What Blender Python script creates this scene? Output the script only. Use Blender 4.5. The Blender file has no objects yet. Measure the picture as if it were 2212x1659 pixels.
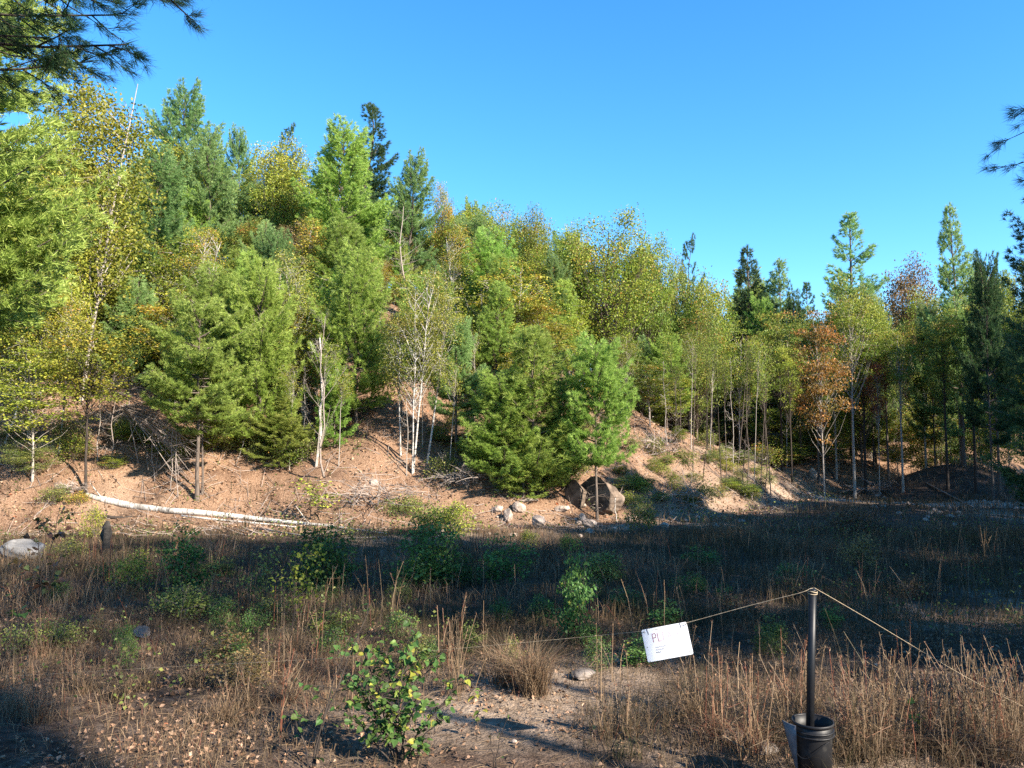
import bpy, math, random
import numpy as np
from mathutils import Vector, Matrix

R = math.radians
rng = np.random.default_rng(7)
random.seed(7)
scene = bpy.context.scene
COL = scene.collection

# ------------------------------------------------------------------ camera
CAM_Z, PITCH, FPX = 2.5, R(4.06), 788.0
cam_d = bpy.data.cameras.new('camera')
cam_d.sensor_width = 36.0
cam_d.lens = 36.0 * FPX / 1024.0
cam_d.clip_start, cam_d.clip_end = 0.05, 3000
cam = bpy.data.objects.new('camera', cam_d)
cam.location = (0, 0, CAM_Z)
cam.rotation_euler = (R(90) + PITCH, 0, 0)
COL.objects.link(cam)
scene.camera = cam

# ------------------------------------------------------------------ sky and sun
SUN_EL, SUN_ROT = R(31), R(128)
world = bpy.data.worlds.new('World')
scene.world = world
world.use_nodes = True
wn = world.node_tree
wn.nodes.clear()
sky = wn.nodes.new('ShaderNodeTexSky')
sky.sky_type = 'NISHITA'
sky.sun_disc = False
sky.sun_elevation = SUN_EL
sky.sun_rotation = SUN_ROT
sky.altitude = 250
sky.air_density = 1.0
sky.dust_density = 0.0
sky.ozone_density = 5.0
bg = wn.nodes.new('ShaderNodeBackground')
bg.inputs['Strength'].default_value = 0.107
wo = wn.nodes.new('ShaderNodeOutputWorld')
hs_ = wn.nodes.new('ShaderNodeHueSaturation')
hs_.inputs['Saturation'].default_value = 1.22
hs_.inputs['Hue'].default_value = 0.498
wn.links.new(sky.outputs[0], hs_.inputs['Color'])
wn.links.new(hs_.outputs[0], bg.inputs[0])
wn.links.new(bg.outputs[0], wo.inputs[0])

S_DIR = Vector((math.sin(SUN_ROT) * math.cos(SUN_EL), math.cos(SUN_ROT) * math.cos(SUN_EL), math.sin(SUN_EL)))
sun_d = bpy.data.lights.new('sun', 'SUN')
sun_d.energy = 5.0
sun_d.angle = R(0.5)
sun_d.color = (1.0, 0.90, 0.76)
sun = bpy.data.objects.new('sun', sun_d)
sun.rotation_euler = (-S_DIR).to_track_quat('-Z', 'Y').to_euler()
sun.location = (30, -30, 40)
COL.objects.link(sun)

vs = scene.view_settings
scene.display_settings.display_device = 'sRGB'
vs.view_transform = 'Standard'
vs.look = 'None'
vs.gamma = 1.0
vs.exposure = 1.8
vs.use_curve_mapping = False
scene.render.engine = 'CYCLES'
cy = scene.cycles
cy.max_bounces = 5
cy.diffuse_bounces = 3
cy.glossy_bounces = 2
cy.transmission_bounces = 3
cy.transparent_max_bounces = 4
cy.use_denoising = False
cy.use_adaptive_sampling = False
cy.caustics_reflective = False
cy.caustics_refractive = False

# ------------------------------------------------------------------ terrain function
def _hash(ix, iy, s):
    n = (ix.astype(np.int64) * 374761393 + iy.astype(np.int64) * 668265263 + s * 974634777) & 0x7fffffff
    n = ((n ^ (n >> 13)) * 1274126177) & 0x7fffffff
    return ((n ^ (n >> 16)) & 0xffff) / 65535.0

def vnoise(x, y, s=0):
    x = np.asarray(x, float); y = np.asarray(y, float)
    ix, iy = np.floor(x), np.floor(y)
    fx, fy = x - ix, y - iy
    fx = fx * fx * (3 - 2 * fx); fy = fy * fy * (3 - 2 * fy)
    a = _hash(ix, iy, s); b = _hash(ix + 1, iy, s); c = _hash(ix, iy + 1, s); d = _hash(ix + 1, iy + 1, s)
    return (a * (1 - fx) + b * fx) * (1 - fy) + (c * (1 - fx) + d * fx) * fy - 0.5

def fbm(x, y, s=0, o=4):
    t, a = 0, 1.0
    for k in range(o):
        t = t + a * vnoise(np.asarray(x) * 2 ** k, np.asarray(y) * 2 ** k, s + k)
        a *= 0.5
    return t

BX = np.array([-60, -14, -7, 0, 4, 7, 10.5, 14, 18, 25, 40, 60.])
BY = np.array([17, 20.5, 22, 23, 24.2, 26.8, 31, 36.5, 42, 46, 50, 52.])
RX = np.array([-60, -20, -10, 0, 4, 7.4, 10.7, 13.8, 18, 25, 40, 60.])
RZ = np.array([20, 17, 15, 9.5, 5.2, 2.9, 2.0, 0.8, 1.5, 2.2, 3, 4.])

def toe(x):
    return np.interp(x, BX, BY)

def H(x, y):
    x = np.asarray(x, float); y = np.asarray(y, float)
    d = (y - toe(x) - 1.2 * fbm(x * 0.22, y * 0.05, 3, 2)) * np.interp(x, [-14, 0, 7, 16], [0.97, 0.95, 0.8, 0.8])
    rz = np.interp(x, RX, RZ)
    up = np.where(d > 0, d, 0)
    sm = np.sqrt(up * up + 0.5) - math.sqrt(0.5)
    hill = rz * np.tanh(sm * 0.68 / np.maximum(rz, 0.3))
    und = 0.16 * fbm(x * 0.35, y * 0.35, 11, 3) + 0.045 * fbm(x * 1.7, y * 1.7, 21, 3)
    und = und * (1 + 2.2 * np.clip(d / 4, 0, 1)) + np.clip(d / 2, 0, 1) * (0.16 * fbm(x * 1.1, y * 0.55, 51, 3) + 0.05 * fbm(x * 4, y * 4, 55, 2))
    hill = hill + 0.55 * fbm(x * 0.75, y * 0.75, 71, 3) * np.clip((x - 3) / 2, 0, 1) * np.clip((16 - x) / 2, 0, 1) * np.clip(d / 1.5, 0, 1) * np.clip((9 - d) / 3, 0, 1)
    bump = 1.3 * np.exp(-((x - 22.5) / 3.2) ** 2 - ((y - 40.5) / 2.4) ** 2)
    bank = 0.95 * np.clip((4.6 - y) / 4.0, 0, 1) ** 1.3
    far = 7.0 * np.clip((y - 58) / 40, 0, 1) ** 2 * (3 - 2 * np.clip((y - 58) / 40, 0, 1)) * np.clip((x + 5) / 15, 0, 1) + np.clip(y - 98, 0, 400) * 0.02
    gul = -0.5 * np.exp(-((x - 17.5) / 3.5) ** 2 - ((y - 37.5) / 4.0) ** 2)
    return hill + und + bump + bank + far + gul

def Hs(x, y):
    return float(H(np.array([x]), np.array([y]))[0])

# photo pixel (in the 2212-wide view of it) -> place on the ground
VK = 1024.0 / 2212.0
def vray(vx, vy):
    xc = (vx * VK - 512) / FPX
    yc = (384 - vy * VK) / FPX
    c, s = math.cos(PITCH), math.sin(PITCH)
    return np.array([xc, c - yc * s, s + yc * c])

def hit(vx, vy):
    d = vray(vx, vy)
    d = d / d[1]
    ys = np.arange(2.5, 140, 0.03)
    z = CAM_Z + d[2] * ys
    g = H(d[0] * ys, ys)
    k = np.argmax(z < g)
    if not (z < g).any():
        k = len(ys) - 1
    return float(d[0] * ys[k]), float(ys[k]), float(g[k])

def at(vx, vy, dist):
    d = vray(vx, vy)
    d = d / d[1] * dist
    return float(d[0]), float(d[1]), float(CAM_Z + d[2])

# ------------------------------------------------------------------ mesh builder
class MB:
    def __init__(s):
        s.V, s.T, s.Q, s.M, s.B, s.TM, s.QM = [], [], [], [], [], [], []
        s.n = 0
    def add(s, v, tris=None, quads=None, mix=0.5, bri=1.0, mat=0):
        v = np.asarray(v, np.float32).reshape(-1, 3)
        k = len(v)
        s.V.append(v)
        s.M.append(np.broadcast_to(np.asarray(mix, np.float32), (k,)))
        s.B.append(np.broadcast_to(np.asarray(bri, np.float32), (k,)))
        if tris is not None and len(tris):
            t = np.asarray(tris, np.int32).reshape(-1, 3) + s.n
            s.T.append(t); s.TM.append(np.full(len(t), mat, np.int32))
        if quads is not None and len(quads):
            q = np.asarray(quads, np.int32).reshape(-1, 4) + s.n
            s.Q.append(q); s.QM.append(np.full(len(q), mat, np.int32))
        s.n += k
    def build(s, name, mats, smooth=False):
        me = bpy.data.meshes.new(name)
        V = np.concatenate(s.V)
        T = np.concatenate(s.T) if s.T else np.zeros((0, 3), np.int32)
        Q = np.concatenate(s.Q) if s.Q else np.zeros((0, 4), np.int32)
        me.vertices.add(len(V)); me.vertices.foreach_set('co', V.ravel())
        loops = np.concatenate([T.ravel(), Q.ravel()]).astype(np.int32)
        me.loops.add(len(loops)); me.loops.foreach_set('vertex_index', loops)
        starts = np.concatenate([np.arange(len(T)) * 3, len(T) * 3 + np.arange(len(Q)) * 4]).astype(np.int32)
        me.polygons.add(len(starts)); me.polygons.foreach_set('loop_start', starts)
        mi = np.concatenate(s.TM + s.QM).astype(np.int32)
        me.polygons.foreach_set('material_index', mi)
        me.polygons.foreach_set('use_smooth', np.full(len(starts), smooth, bool))
        a = me.attributes.new('mixv', 'FLOAT', 'POINT'); a.data.foreach_set('value', np.concatenate(s.M).astype(np.float32))
        a = me.attributes.new('bri', 'FLOAT', 'POINT'); a.data.foreach_set('value', np.concatenate(s.B).astype(np.float32))
        for m in mats:
            me.materials.append(m)
        me.update(calc_edges=True)
        return me

def nrm(v):
    v = np.asarray(v, float)
    return v / np.maximum(np.linalg.norm(v, axis=-1, keepdims=True), 1e-9)

def tube(mb, pts, rad, n=6, mix=0.5, bri=1.0, mat=0, cap=False, wob=0):
    pts = np.asarray(pts, float); m = len(pts)
    rad = np.broadcast_to(np.asarray(rad, float), (m,))
    t = np.empty_like(pts); t[1:-1] = pts[2:] - pts[:-2]; t[0] = pts[1] - pts[0]; t[-1] = pts[-1] - pts[-2]
    t = nrm(t)
    ref = np.array([0.13, 0.29, 0.95]) if abs(t[:, 2]).mean() < 0.8 else np.array([0.95, 0.29, 0.13])
    u = nrm(np.cross(t, ref)); w = np.cross(t, u)
    a = np.arange(n) * 2 * math.pi / n
    r = rad[:, None] * (1 + (wob * rng.standard_normal((m, n)) if wob else 0))
    v = pts[:, None, :] + r[..., None] * (np.cos(a)[None, :, None] * u[:, None, :] + np.sin(a)[None, :, None] * w[:, None, :])
    i = np.arange(m - 1)[:, None] * n; j = np.arange(n)[None, :]; j2 = (j + 1) % n
    q = np.stack([i + j, i + j2, i + n + j2, i + n + j], -1).reshape(-1, 4)
    tr = None
    if cap:
        tr = [[0, k + 1, k] for k in range(1, n - 1)] + [[(m - 1) * n, (m - 1) * n + k, (m - 1) * n + k + 1] for k in range(1, n - 1)]
    mb.add(v.reshape(-1, 3), tr, q, mix, bri, mat)

def needles(mb, C, D, k, L, w, spread=0.55, mix=None, mat=0, droop=0.0):
    """k thin needle triangles at every tuft centre C pointing about D"""
    n = len(C)
    C = np.repeat(C, k, 0); D = np.repeat(D, k, 0)
    d = nrm(D + spread * rng.standard_normal((n * k, 3)))
    d[:, 2] -= droop
    ln = L * rng.uniform(0.65, 1.1, (n * k, 1))
    s = nrm(np.cross(d, rng.standard_normal((n * k, 3)))) * w * 0.5
    C = C + 0.12 * L * rng.standard_normal((n * k, 3))
    v = np.stack([C - s, C + s, C + d * ln], 1).reshape(-1, 3)
    t = np.arange(n * k * 3).reshape(-1, 3)
    m = np.repeat(mix if mix is not None else rng.random(n), k) + 0.12 * rng.standard_normal(n * k)
    b = rng.uniform(0.8, 1.2, n * k)
    mb.add(v, t, None, np.repeat(np.clip(m, 0, 1), 3), np.repeat(b, 3), mat)

def leaves(mb, C, size, mix, up=0.5, mat=0, aspect=0.75, fold=0.25):
    """one folded diamond leaf (2 triangles) at every point"""
    n = len(C)
    d = nrm(rng.standard_normal((n, 3)) * [1, 1, 0.7] + [0, 0, -0.25])
    nor = nrm(rng.standard_normal((n, 3)) + [0, 0, up * 2])
    s = nrm(np.cross(d, nor)); nor = np.cross(s, d)
    a = (size * rng.uniform(0.6, 1.15, n))[:, None]
    half = a * aspect * 0.5
    lift = nor * a * fold * rng.uniform(0, 1, (n, 1))
    v = np.stack([C, C + d * a * 0.45 + s * half + lift, C + d * a, C + d * a * 0.45 - s * half + lift], 1).reshape(-1, 3)
    i = np.arange(n)[:, None] * 4
    t = np.concatenate([i + [0, 1, 2], i + [0, 2, 3]], 0)
    b = rng.uniform(0.75, 1.2, n)
    mb.add(v, t, None, np.repeat(np.clip(mix, 0, 1), 4), np.repeat(b, 4), mat)

# ------------------------------------------------------------------ materials
def newmat(name):
    m = bpy.data.materials.new(name)
    m.use_nodes = True
    nt = m.node_tree
    nt.nodes.clear()
    out = nt.nodes.new('ShaderNodeOutputMaterial')
    return m, nt, out

def N(nt, typ, **kw):
    n = nt.nodes.new(typ)
    for k, v in kw.items():
        if k.startswith('i_'):
            key = k[2:].replace('_', ' ')
            n.inputs[int(key) if key.isdigit() else key].default_value = v
        else:
            setattr(n, k, v)
    return n

def ramp(nt, stops, fac=None, interp='LINEAR'):
    r = nt.nodes.new('ShaderNodeValToRGB')
    r.color_ramp.interpolation = interp
    el = r.color_ramp.elements
    while len(el) < len(stops):
        el.new(0.5)
    for e, (p, c) in zip(el, stops):
        e.position = p
        e.color = (c[0], c[1], c[2], 1)
    if fac is not None:
        nt.links.new(fac, r.inputs[0])
    return r

def leafmat(name, stops, trans=0.32, rough=0.5, hv=0.015, vv=0.2, spec=0.35, gain=1.0):
    m, nt, out = newmat(name)
    am = N(nt, 'ShaderNodeAttribute', attribute_name='mixv')
    ab = N(nt, 'ShaderNodeAttribute', attribute_name='bri')
    r = ramp(nt, stops, am.outputs['Fac'])
    oi = N(nt, 'ShaderNodeObjectInfo')
    h = N(nt, 'ShaderNodeMapRange'); h.inputs[3].default_value = 0.5 - hv; h.inputs[4].default_value = 0.5 + hv
    nt.links.new(oi.outputs['Random'], h.inputs[0])
    mul = N(nt, 'ShaderNodeMath', operation='MULTIPLY'); mul.inputs[1].default_value = 7.31
    fr = N(nt, 'ShaderNodeMath', operation='FRACT')
    nt.links.new(oi.outputs['Random'], mul.inputs[0]); nt.links.new(mul.outputs[0], fr.inputs[0])
    v = N(nt, 'ShaderNodeMapRange'); v.inputs[3].default_value = gain * (1 - vv); v.inputs[4].default_value = gain * (1 + vv)
    nt.links.new(fr.outputs[0], v.inputs[0])
    vb = N(nt, 'ShaderNodeMath', operation='MULTIPLY')
    nt.links.new(v.outputs[0], vb.inputs[0]); nt.links.new(ab.outputs['Fac'], vb.inputs[1])
    hs = N(nt, 'ShaderNodeHueSaturation')
    nt.links.new(r.outputs[0], hs.inputs['Color']); nt.links.new(h.outputs[0], hs.inputs['Hue']); nt.links.new(vb.outputs[0], hs.inputs['Value'])
    p = N(nt, 'ShaderNodeBsdfPrincipled'); p.inputs['Roughness'].default_value = rough
    p.inputs['Specular IOR Level'].default_value = spec
    nt.links.new(hs.outputs[0], p.inputs['Base Color'])
    if trans > 0:
        t = N(nt, 'ShaderNodeBsdfTranslucent'); nt.links.new(hs.outputs[0], t.inputs[0])
        mx = N(nt, 'ShaderNodeMixShader'); mx.inputs[0].default_value = trans
        nt.links.new(p.outputs[0], mx.inputs[1]); nt.links.new(t.outputs[0], mx.inputs[2])
        nt.links.new(mx.outputs[0], out.inputs[0])
    else:
        nt.links.new(p.outputs[0], out.inputs[0])
    return m

def barkmat(name, c1, c2, scale=(9, 9, 2.5), rough=0.9, bump=0.4):
    m, nt, out = newmat(name)
    tc = N(nt, 'ShaderNodeTexCoord')
    mp = N(nt, 'ShaderNodeMapping'); mp.inputs['Scale'].default_value = scale
    nt.links.new(tc.outputs['Object'], mp.inputs[0])
    no = N(nt, 'ShaderNodeTexNoise', i_Scale=2.0, i_Detail=6.0, i_Roughness=0.65)
    nt.links.new(mp.outputs[0], no.inputs['Vector'])
    r = ramp(nt, [(0.3, c1), (0.7, c2)], no.outputs['Fac'])
    p = N(nt, 'ShaderNodeBsdfPrincipled'); p.inputs['Roughness'].default_value = rough
    p.inputs['Specular IOR Level'].default_value = 0.2
    nt.links.new(r.outputs[0], p.inputs['Base Color'])
    b = N(nt, 'ShaderNodeBump'); b.inputs['Strength'].default_value = bump; b.inputs['Distance'].default_value = 0.02
    nt.links.new(no.outputs['Fac'], b.inputs['Height']); nt.links.new(b.outputs[0], p.inputs['Normal'])
    nt.links.new(p.outputs[0], out.inputs[0])
    return m

def birchmat(name):
    m, nt, out = newmat(name)
    tc = N(nt, 'ShaderNodeTexCoord')
    mp = N(nt, 'ShaderNodeMapping'); mp.inputs['Scale'].default_value = (5, 5, 26)
    nt.links.new(tc.outputs['Object'], mp.inputs[0])
    no = N(nt, 'ShaderNodeTexNoise', i_Scale=1.0, i_Detail=3.0, i_Roughness=0.7)
    nt.links.new(mp.outputs[0], no.inputs['Vector'])
    r = ramp(nt, [(0.0, (0.02, 0.018, 0.015)), (0.38, (0.05, 0.045, 0.04)), (0.47, (0.40, 0.37, 0.33)), (1.0, (0.66, 0.63, 0.57))], no.outputs['Fac'])
    n2 = N(nt, 'ShaderNodeTexNoise', i_Scale=1.6, i_Detail=3.0)
    nt.links.new(tc.outputs['Object'], n2.inputs['Vector'])
    r2 = ramp(nt, [(0.36, (0.25, 0.21, 0.18)), (0.5, (1, 1, 1))], n2.outputs['Fac'])
    mx = N(nt, 'ShaderNodeMixRGB', blend_type='MULTIPLY'); mx.inputs[0].default_value = 0.8
    nt.links.new(r.outputs[0], mx.inputs[1]); nt.links.new(r2.outputs[0], mx.inputs[2])
    p = N(nt, 'ShaderNodeBsdfPrincipled'); p.inputs['Roughness'].default_value = 0.6
    nt.links.new(mx.outputs[0], p.inputs['Base Color'])
    nt.links.new(p.outputs[0], out.inputs[0])
    return m

def plain(name, col, rough=0.5, spec=0.4, nscale=None, ncol=None, bump=0.0, lo=0.4, hi=0.65):
    m, nt, out = newmat(name)
    p = N(nt, 'ShaderNodeBsdfPrincipled'); p.inputs['Roughness'].default_value = rough
    p.inputs['Specular IOR Level'].default_value = spec
    p.inputs['Base Color'].default_value = (*col, 1)
    if nscale:
        tc = N(nt, 'ShaderNodeTexCoord')
        no = N(nt, 'ShaderNodeTexNoise', i_Scale=nscale, i_Detail=5.0, i_Roughness=0.65)
        nt.links.new(tc.outputs['Object'], no.inputs['Vector'])
        r = ramp(nt, [(lo, col), (hi, ncol)], no.outputs['Fac'])
        nt.links.new(r.outputs[0], p.inputs['Base Color'])
        if bump:
            b = N(nt, 'ShaderNodeBump'); b.inputs['Strength'].default_value = bump; b.inputs['Distance'].default_value = 0.02
            nt.links.new(no.outputs['Fac'], b.inputs['Height']); nt.links.new(b.outputs[0], p.inputs['Normal'])
    nt.links.new(p.outputs[0], out.inputs[0])
    return m

PAL = {
 'fresh':  [(0, (.070, .125, .022)), (.5, (.165, .250, .044)), (1, (.270, .350, .085))],
 'blue':   [(0, (.052, .105, .034)), (.5, (.130, .210, .064)), (1, (.215, .290, .110))],
 'yellow': [(0, (.085, .135, .024)), (.5, (.180, .240, .048)), (1, (.290, .330, .085))],
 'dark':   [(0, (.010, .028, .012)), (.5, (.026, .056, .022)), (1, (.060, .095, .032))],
 'oak':    [(0, (.060, .110, .014)), (.5, (.150, .200, .024)), (.9, (.250, .240, .038)), (1, (.34, .18, .04))],
 'lime':   [(0, (.085, .125, .016)), (.5, (.190, .225, .028)), (1, (.330, .300, .045))],
 'gold':   [(0, (.100, .135, .020)), (.45, (.220, .225, .030)), (.85, (.370, .280, .040)), (1, (.46, .18, .035))],
 'orange': [(0, (.120, .125, .024)), (.5, (.270, .165, .036)), (1, (.420, .170, .050))],
 'red':    [(0, (.120, .080, .024)), (.5, (.340, .120, .040)), (1, (.460, .120, .050))],
 'birch':  [(0, (.095, .130, .022)), (.5, (.215, .225, .038)), (1, (.360, .300, .070))],
 'beech':  [(0, (.050, .090, .014)), (.5, (.130, .175, .026)), (.85, (.240, .215, .036)), (1, (.36, .15, .04))],
 'rust':   [(0, (.090, .080, .030)), (.5, (.190, .140, .050)), (1, (.300, .190, .080))],
 'poplar': [(0, (.026, .068, .018)), (.55, (.065, .130, .030)), (.9, (.130, .190, .040)), (1, (.26, .24, .04))],
 'weed':   [(0, (.050, .080, .018)), (.5, (.130, .160, .035)), (1, (.260, .240, .060))],
 'dusk':   [(0, (.080, .050, .025)), (.5, (.120, .065, .035)), (1, (.060, .085, .030))],
}
M = {k: leafmat('leaf_' + k, v, trans=.42, gain=1.3 if k not in ('dusk', 'rust', 'orange', 'red') else 1.1) for k, v in PAL.items()}
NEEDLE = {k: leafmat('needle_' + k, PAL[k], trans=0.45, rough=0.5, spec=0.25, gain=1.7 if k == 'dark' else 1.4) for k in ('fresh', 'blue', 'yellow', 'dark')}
BARK = barkmat('bark_brown_grey', (.045, .034, .027), (.17, .135, .11))
BARKD = barkmat('bark_dark', (.018, .014, .012), (.07, .055, .045))
BARKG = barkmat('bark_pale_grey', (.16, .14, .12), (.42, .37, .32))
BIRCH = birchmat('bark_birch')
DEAD = barkmat('dead_twig_grey', (.16, .13, .11), (.36, .30, .26), bump=0.1)
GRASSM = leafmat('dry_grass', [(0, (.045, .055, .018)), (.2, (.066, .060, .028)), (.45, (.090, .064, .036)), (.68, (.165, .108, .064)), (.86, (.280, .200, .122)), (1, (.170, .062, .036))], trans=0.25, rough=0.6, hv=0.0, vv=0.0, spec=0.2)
LITTER = leafmat('fallen_leaf', [(0, (.100, .055, .032)), (.4, (.230, .135, .080)), (.75, (.350, .225, .145)), (.9, (.45, .32, .22)), (1, (.36, .13, .06))], trans=0.1, rough=0.6, hv=0.0, vv=0.0, spec=0.25)

def groundmat():
    m, nt, out = newmat('ground_soil_and_litter')
    geo = N(nt, 'ShaderNodeNewGeometry')
    al = N(nt, 'ShaderNodeAttribute', attribute_name='litter')
    asd = N(nt, 'ShaderNodeAttribute', attribute_name='sand')
    def noise(sc, det=5.0):
        n = N(nt, 'ShaderNodeTexNoise', i_Scale=sc, i_Detail=det, i_Roughness=0.62)
        nt.links.new(geo.outputs['Position'], n.inputs['Vector'])
        return n
    n1, n2, n3 = noise(0.9, 7.0), noise(7.0, 6.0), noise(28.0, 4.0)
    field = ramp(nt, [(0.3, (.034, .025, .019)), (0.5, (.070, .050, .038)), (0.72, (.150, .112, .086))], n2.outputs['Fac'])
    lit = ramp(nt, [(0.28, (.090, .050, .030)), (0.48, (.215, .130, .082)), (0.62, (.310, .205, .135)), (0.8, (.400, .290, .200))], n3.outputs['Fac'])
    sand = ramp(nt, [(0.3, (.190, .140, .100)), (0.7, (.400, .310, .230))], n2.outputs['Fac'])
    mx1 = N(nt, 'ShaderNodeMixRGB'); nt.links.new(al.outputs['Fac'], mx1.inputs[0])
    nt.links.new(field.outputs[0], mx1.inputs[1]); nt.links.new(lit.outputs[0], mx1.inputs[2])
    mx2 = N(nt, 'ShaderNodeMixRGB'); nt.links.new(asd.outputs['Fac'], mx2.inputs[0])
    nt.links.new(mx1.outputs[0], mx2.inputs[1]); nt.links.new(sand.outputs[0], mx2.inputs[2])
    v = ramp(nt, [(0.32, (.50, .46, .46)), (0.47, (.88, .86, .85)), (0.7, (1.12, 1.11, 1.1))], n1.outputs['Fac'])
    mx3 = N(nt, 'ShaderNodeMixRGB', blend_type='MULTIPLY'); mx3.inputs[0].default_value = 1.0
    nt.links.new(mx2.outputs[0], mx3.inputs[1]); nt.links.new(v.outputs[0], mx3.inputs[2])
    p = N(nt, 'ShaderNodeBsdfPrincipled'); p.inputs['Roughness'].default_value = 0.95; p.inputs['Specular IOR Level'].default_value = 0.1
    nt.links.new(mx3.outputs[0], p.inputs['Base Color'])
    ad = N(nt, 'ShaderNodeMath', operation='ADD'); nt.links.new(n2.outputs['Fac'], ad.inputs[0]); nt.links.new(n3.outputs['Fac'], ad.inputs[1])
    b = N(nt, 'ShaderNodeBump'); b.inputs['Strength'].default_value = 0.7; b.inputs['Distance'].default_value = 0.06
    nt.links.new(ad.outputs[0], b.inputs['Height']); nt.links.new(b.outputs[0], p.inputs['Normal'])
    nt.links.new(p.outputs[0], out.inputs[0])
    return m
GROUND = groundmat()
GRANITE = plain('granite', (.19, .145, .115), 0.9, 0.2, 6.0, (.38, .305, .25), 0.5, 0.35, 0.6)
BROWNROCK = plain('brown_granite', (.05, .038, .03), .95, .15, 3.5, (.24, .18, .135), 1.0, .38, .72)
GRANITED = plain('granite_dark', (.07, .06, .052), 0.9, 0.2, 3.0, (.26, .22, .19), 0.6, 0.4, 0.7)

# ------------------------------------------------------------------ scene objects
def tag(o, label=None, cat=None, group=None, kind=None):
    if label: o['label'] = label
    if cat: o['category'] = cat
    if group: o['group'] = group
    if kind: o['kind'] = kind
    return o

def link(name, me, parent=None):
    o = bpy.data.objects.new(name, me)
    COL.objects.link(o)
    if parent is not None:
        o.parent = parent
    return o

def empty(name, loc, rotz=0, scale=(1, 1, 1), rot=None):
    o = bpy.data.objects.new(name, None)
    o.empty_display_size = 0.3
    COL.objects.link(o)
    o.location = loc
    o.rotation_euler = rot if rot else (0, 0, rotz)
    o.scale = scale
    return o

def setmat(o, mat, slot=0):
    o.material_slots[slot].link = 'OBJECT'
    o.material_slots[slot].material = mat

# ------------------------------------------------------------------ ground
def build_ground():
    xs = np.unique(np.concatenate([np.arange(-24, 32, 0.22), -24 - np.geomspace(0.3, 500, 40), 32 + np.geomspace(0.3, 500, 40)]))
    ys = np.unique(np.concatenate([-12 - np.geomspace(0.3, 300, 25), np.arange(-12, 4, 0.5), np.arange(4, 54, 0.18), 54 + np.geomspace(0.3, 1200, 50)]))
    X, Y = np.meshgrid(xs, ys)
    Z = H(X, Y)
    v = np.stack([X, Y, Z], -1).reshape(-1, 3)
    nx, ny = len(xs), len(ys)
    i = np.arange(ny - 1)[:, None] * nx + np.arange(nx - 1)[None, :]
    q = np.stack([i, i + 1, i + nx + 1, i + nx], -1).reshape(-1, 4)
    mb = MB(); mb.add(v, None, q)
    me = mb.build('ground', [GROUND], smooth=True)
    x, y = v[:, 0], v[:, 1]
    d = y - toe(x)
    lit = np.clip((d + 1.2 + 2.0 * fbm(x * .4, y * .4, 5, 3)) / 2.2, 0, 1)
    lit = np.maximum(lit, np.clip((6.5 - y + 3 * fbm(x * .6, y * .6, 8)) / 2.5, 0, 0.7))
    sand = np.clip(fbm(x * .35, y * .35, 15, 3) * 2.4 - 0.45, 0, 0.8) * (d < 3) * (y > 0)
    sb = np.exp(-((d - 1.0) / 2.6) ** 2) * np.clip((x - 3) / 4, 0, 1) * np.clip((15.5 - x) / 2, 0, 1)
    sb2 = np.exp(-((d + 1.2) / 1.3) ** 2) * np.clip((x + 2) / 3, 0, 1) * np.clip((9 - x) / 3, 0, 1) * 0.8
    sb3 = np.exp(-((d - 5.0) / 1.6) ** 2) * np.clip((x - 6.5) / 2, 0, 1) * np.clip((15.5 - x) / 1.5, 0, 1)
    sb = np.maximum(sb, 1.25 * sb3)
    bare = 0.85 * np.exp(-((x + 0.3) / 1.4) ** 2 - ((y - 7.6) / 0.9) ** 2)
    sand = np.clip(np.maximum(np.maximum(sand, np.maximum(sb, sb2) * (0.7 + fbm(x, y, 33, 3))), bare), 0, 1)
    a = me.attributes.new('litter', 'FLOAT', 'POINT'); a.data.foreach_set('value', lit.astype(np.float32))
    a = me.attributes.new('sand', 'FLOAT', 'POINT'); a.data.foreach_set('value', sand.astype(np.float32))
    o = link('ground', me)
    tag(o, 'dry leaf-covered ground of the field and the wooded hillside', 'ground', kind='structure')
build_ground()
# ------------------------------------------------------------------ tree builders (each returns a kit: meshes + native size)
class Kit:
    def __init__(s, h, w, trunk, crown, extra=None, bark=None):
        s.h, s.w, s.trunk, s.crown, s.extra, s.bark = h, w, trunk, crown, extra, bark

def wobble(n, amp):
    a = np.cumsum(rng.standard_normal((n, 2)), 0) * amp / math.sqrt(n)
    return a - a[0]

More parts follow.
